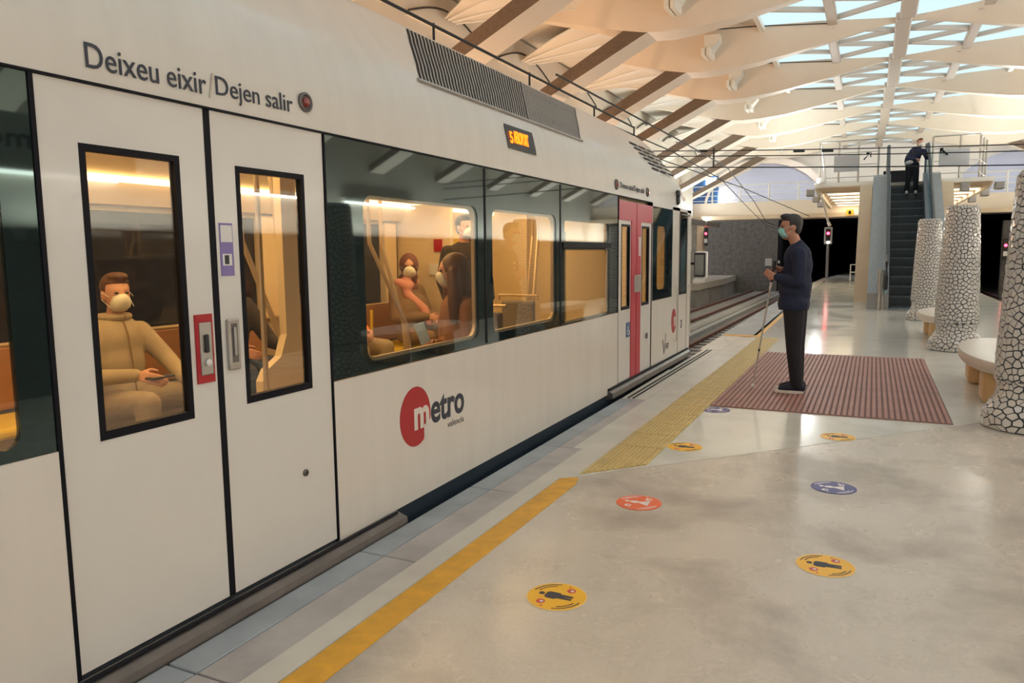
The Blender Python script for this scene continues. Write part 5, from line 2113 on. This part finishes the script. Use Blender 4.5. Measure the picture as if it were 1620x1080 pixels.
face_parts(hc + hff * .006, hff, pw_, 'mask_white', 1.05, False)
B = Blob()
B.chain([J3['neck'] + hff * .08 + V((0, 0, .05)), J3['neck'] + hff * .15 - V((0, 0, .10)), J3['hip'] + f3 * .20 + V((0, 0, .25)), J3['hip'] + f3 * .27 + V((0, 0, .12))], [.05, .045, .048, .04])
B.chain([J3['neck'] + l3 * .12 + V((0, 0, .02)), J3['neck'] + hff * .13 - V((0, 0, .02)), J3['neck'] - l3 * .12 + V((0, 0, .02))], [.045, .055, .045])
B.build('scarf', 'scarf_pink', pw_, .012, 4)
# 4 long-haired passenger with phone near the glass, back to the front of the train
pg, J4, f4, l4 = seated('long brown-haired passenger by the glass holding a glowing phone', -2.64, 4.62, -125,
                        dict(skin='skin_pale', top='jumper_brown', top_name='jumper', leg='trouser_khaki', hair='hair_brown', shoe='black_plastic'), hair=None, mask='mask_white', lean=.05,
                        over=dict(wrL=(.22, .12, .68), wrR=(.21, .04, .74), elL=(.04, .23, .66), elR=(.04, -.20, .68)), head_ang=-140, slim=.9)
hc = J4['head']
a4 = math.radians(-140)
h4 = V((math.cos(a4), math.sin(a4), 0))
s4 = V((-h4.y, h4.x, 0))
B = Blob()
B.ell(hc + V((0, 0, .035)) - h4 * .025, h4 * .108, s4 * .098, V((0, 0, .105)))
B.chain([hc - h4 * .05, hc - h4 * .09 - V((0, 0, .18)), hc - h4 * .09 - V((0, 0, .36))], [.085, .085, .07])
B.chain([hc + s4 * .075, hc + s4 * .10 - V((0, 0, .18)), hc + s4 * .09 - V((0, 0, .32))], [.045, .055, .045])
B.chain([hc - s4 * .075, hc - s4 * .10 - V((0, 0, .18)), hc - s4 * .09 - V((0, 0, .32))], [.045, .055, .045])
B.build('hair', 'hair_brown', pg, .012, 3)
pc_ = V((-2.79, 4.35, .875))
ph = tag(empty('phone', pc_), 'light blue phone held upright by the long-haired passenger', 'phone')
MB().bbox(-.038, .038, -.005, .005, -.078, .078, .004).build('case', 'phone_blue', ph)
MB().box(-.034, .034, .005, .0062, -.072, .072).build('screen', 'phone_screen', ph)
ph.rotation_euler = (math.radians(12), math.radians(-16), math.radians(14))
# 5 passenger in orange at the window's lower left
seated('passenger in orange jacket cut off by the left frame of the large window', -4.28, 5.28, -5,
       dict(skin='skin_pale', top='coat_orange', leg='trouser_khaki', hair='hair_dark', shoe='black_plastic'), mask='mask_white', head_ang=-5)
# 6 standing passenger in dark coat
o6 = V((-3.72, 6.60, 0))
J6 = {k_: o6 + V(v_) for k_, v_ in dict(hip=(0, 0, .98), neck=(0, 0, 1.50), head=(.03, -.02, 1.68), shL=(.13, .12, 1.44), shR=(-.11, -.13, 1.44), elL=(.20, .13, 1.16), elR=(-.13, -.22, 1.16),
      wrL=(.30, 0, .98), wrR=(-.03, -.30, .98), hpL=(.06, .06, .94), hpR=(-.06, -.06, .94), knL=(.06, .06, .52), knR=(-.06, -.06, .52), ankL=(.06, .06, .15), ankR=(-.06, -.06, .15)).items()}
make_person('standing passenger in a dark coat by the yellow train door', J6, (.7, -.7, 0), (.9, -.4, 0),
            dict(skin='skin_pale', top='coat_dark', top_name='coat', leg='black_denim', hair='hair_dark', shoe='black_plastic'), voxel=.014,
            hands={'L': ((.4, -.5, -.6), (-.7, -.5, 0), .5), 'R': ((.4, -.5, -.6), (.5, .5, 0), .5)}, mask='mask_white', group='passengers inside the train')

# ---- person on the escalator, leaning on the right handrail
ey, ez = 25.35, 3.05
J7 = dict(hip=V((.90, ey + .02, ez + .86)), neck=V((1.03, ey + .10, ez + 1.32)), head=V((1.08, ey + .02, ez + 1.46)),
          shL=V((.88, ey + .10, ez + 1.24)), shR=V((1.19, ey + .10, ez + 1.24)), elL=V((.80, ey - .02, ez + 1.0)), elR=V((1.27, ey - .04, ez + 1.02)),
          wrL=V((.98, ey - .16, ez + .98)), wrR=V((1.29, ey - .14, ez + 1.14)), hpL=V((.83, ey + .02, ez + .84)), hpR=V((.99, ey + .02, ez + .84)),
          knL=V((.82, ey, ez + .46)), knR=V((1.02, ey, ez + .46)), ankL=V((.79, ey + .02, ez + .085)), ankR=V((1.03, ey + .02, ez + .085)))
pe = make_person('person in navy jacket and dark trousers leaning on the rail near the escalator top', J7, (0, -1, 0), (.35, -.9, 0),
                 dict(skin='skin_pale', top='navy_knit', top_name='jacket', leg='black_denim', hair='hair_red', shoe='sole_white'), voxel=.014,
                 hands={'L': ((.6, -.3, -.1), (0, -.5, -.5), .6), 'R': ((.2, -.6, -.2), (-.4, 0, -.6), .7)}, mask='mask_white')
bp = tag(empty('backpack', (.74, ey + .1, ez + 1.0)), 'black rucksack on the back of the person on the escalator', 'bag')
B = Blob()
B.ell(V((.86, ey + .24, ez + 1.08)), V((.15, 0, 0)), V((0, .09, 0)), V((.05, 0, .22)))
B.ell(V((.80, ey + .18, ez + 1.02)), V((.10, 0, 0)), V((0, .09, 0)), V((.03, 0, .17)))
B.build('pack', 'black_plastic', bp, .014, 4)
under(MB().tube([(.80, ey + .14, ez + 1.2), (.90, ey - .03, ez + 1.26), (.93, ey - .06, ez + 1.05)], .016, 6).build('strap', 'black_plastic'), bp)
wbag = tag(empty('waist_bag', (.84, ey - .1, ez + .88)), 'grey waist bag slung in front of the escalator passenger', 'bag')
B = Blob()
B.ell(V((.82, ey - .10, ez + .90)), V((.13, 0, .02)), V((0, .06, 0)), V((0, 0, .07)))
B.build('pouch', 'bag_grey', wbag, .012, 3)
under(MB().tube([(.72, ey - .05, ez + .93), (.80, ey + .08, ez + .96)], .012, 6).build('belt', 'bag_grey'), wbag)
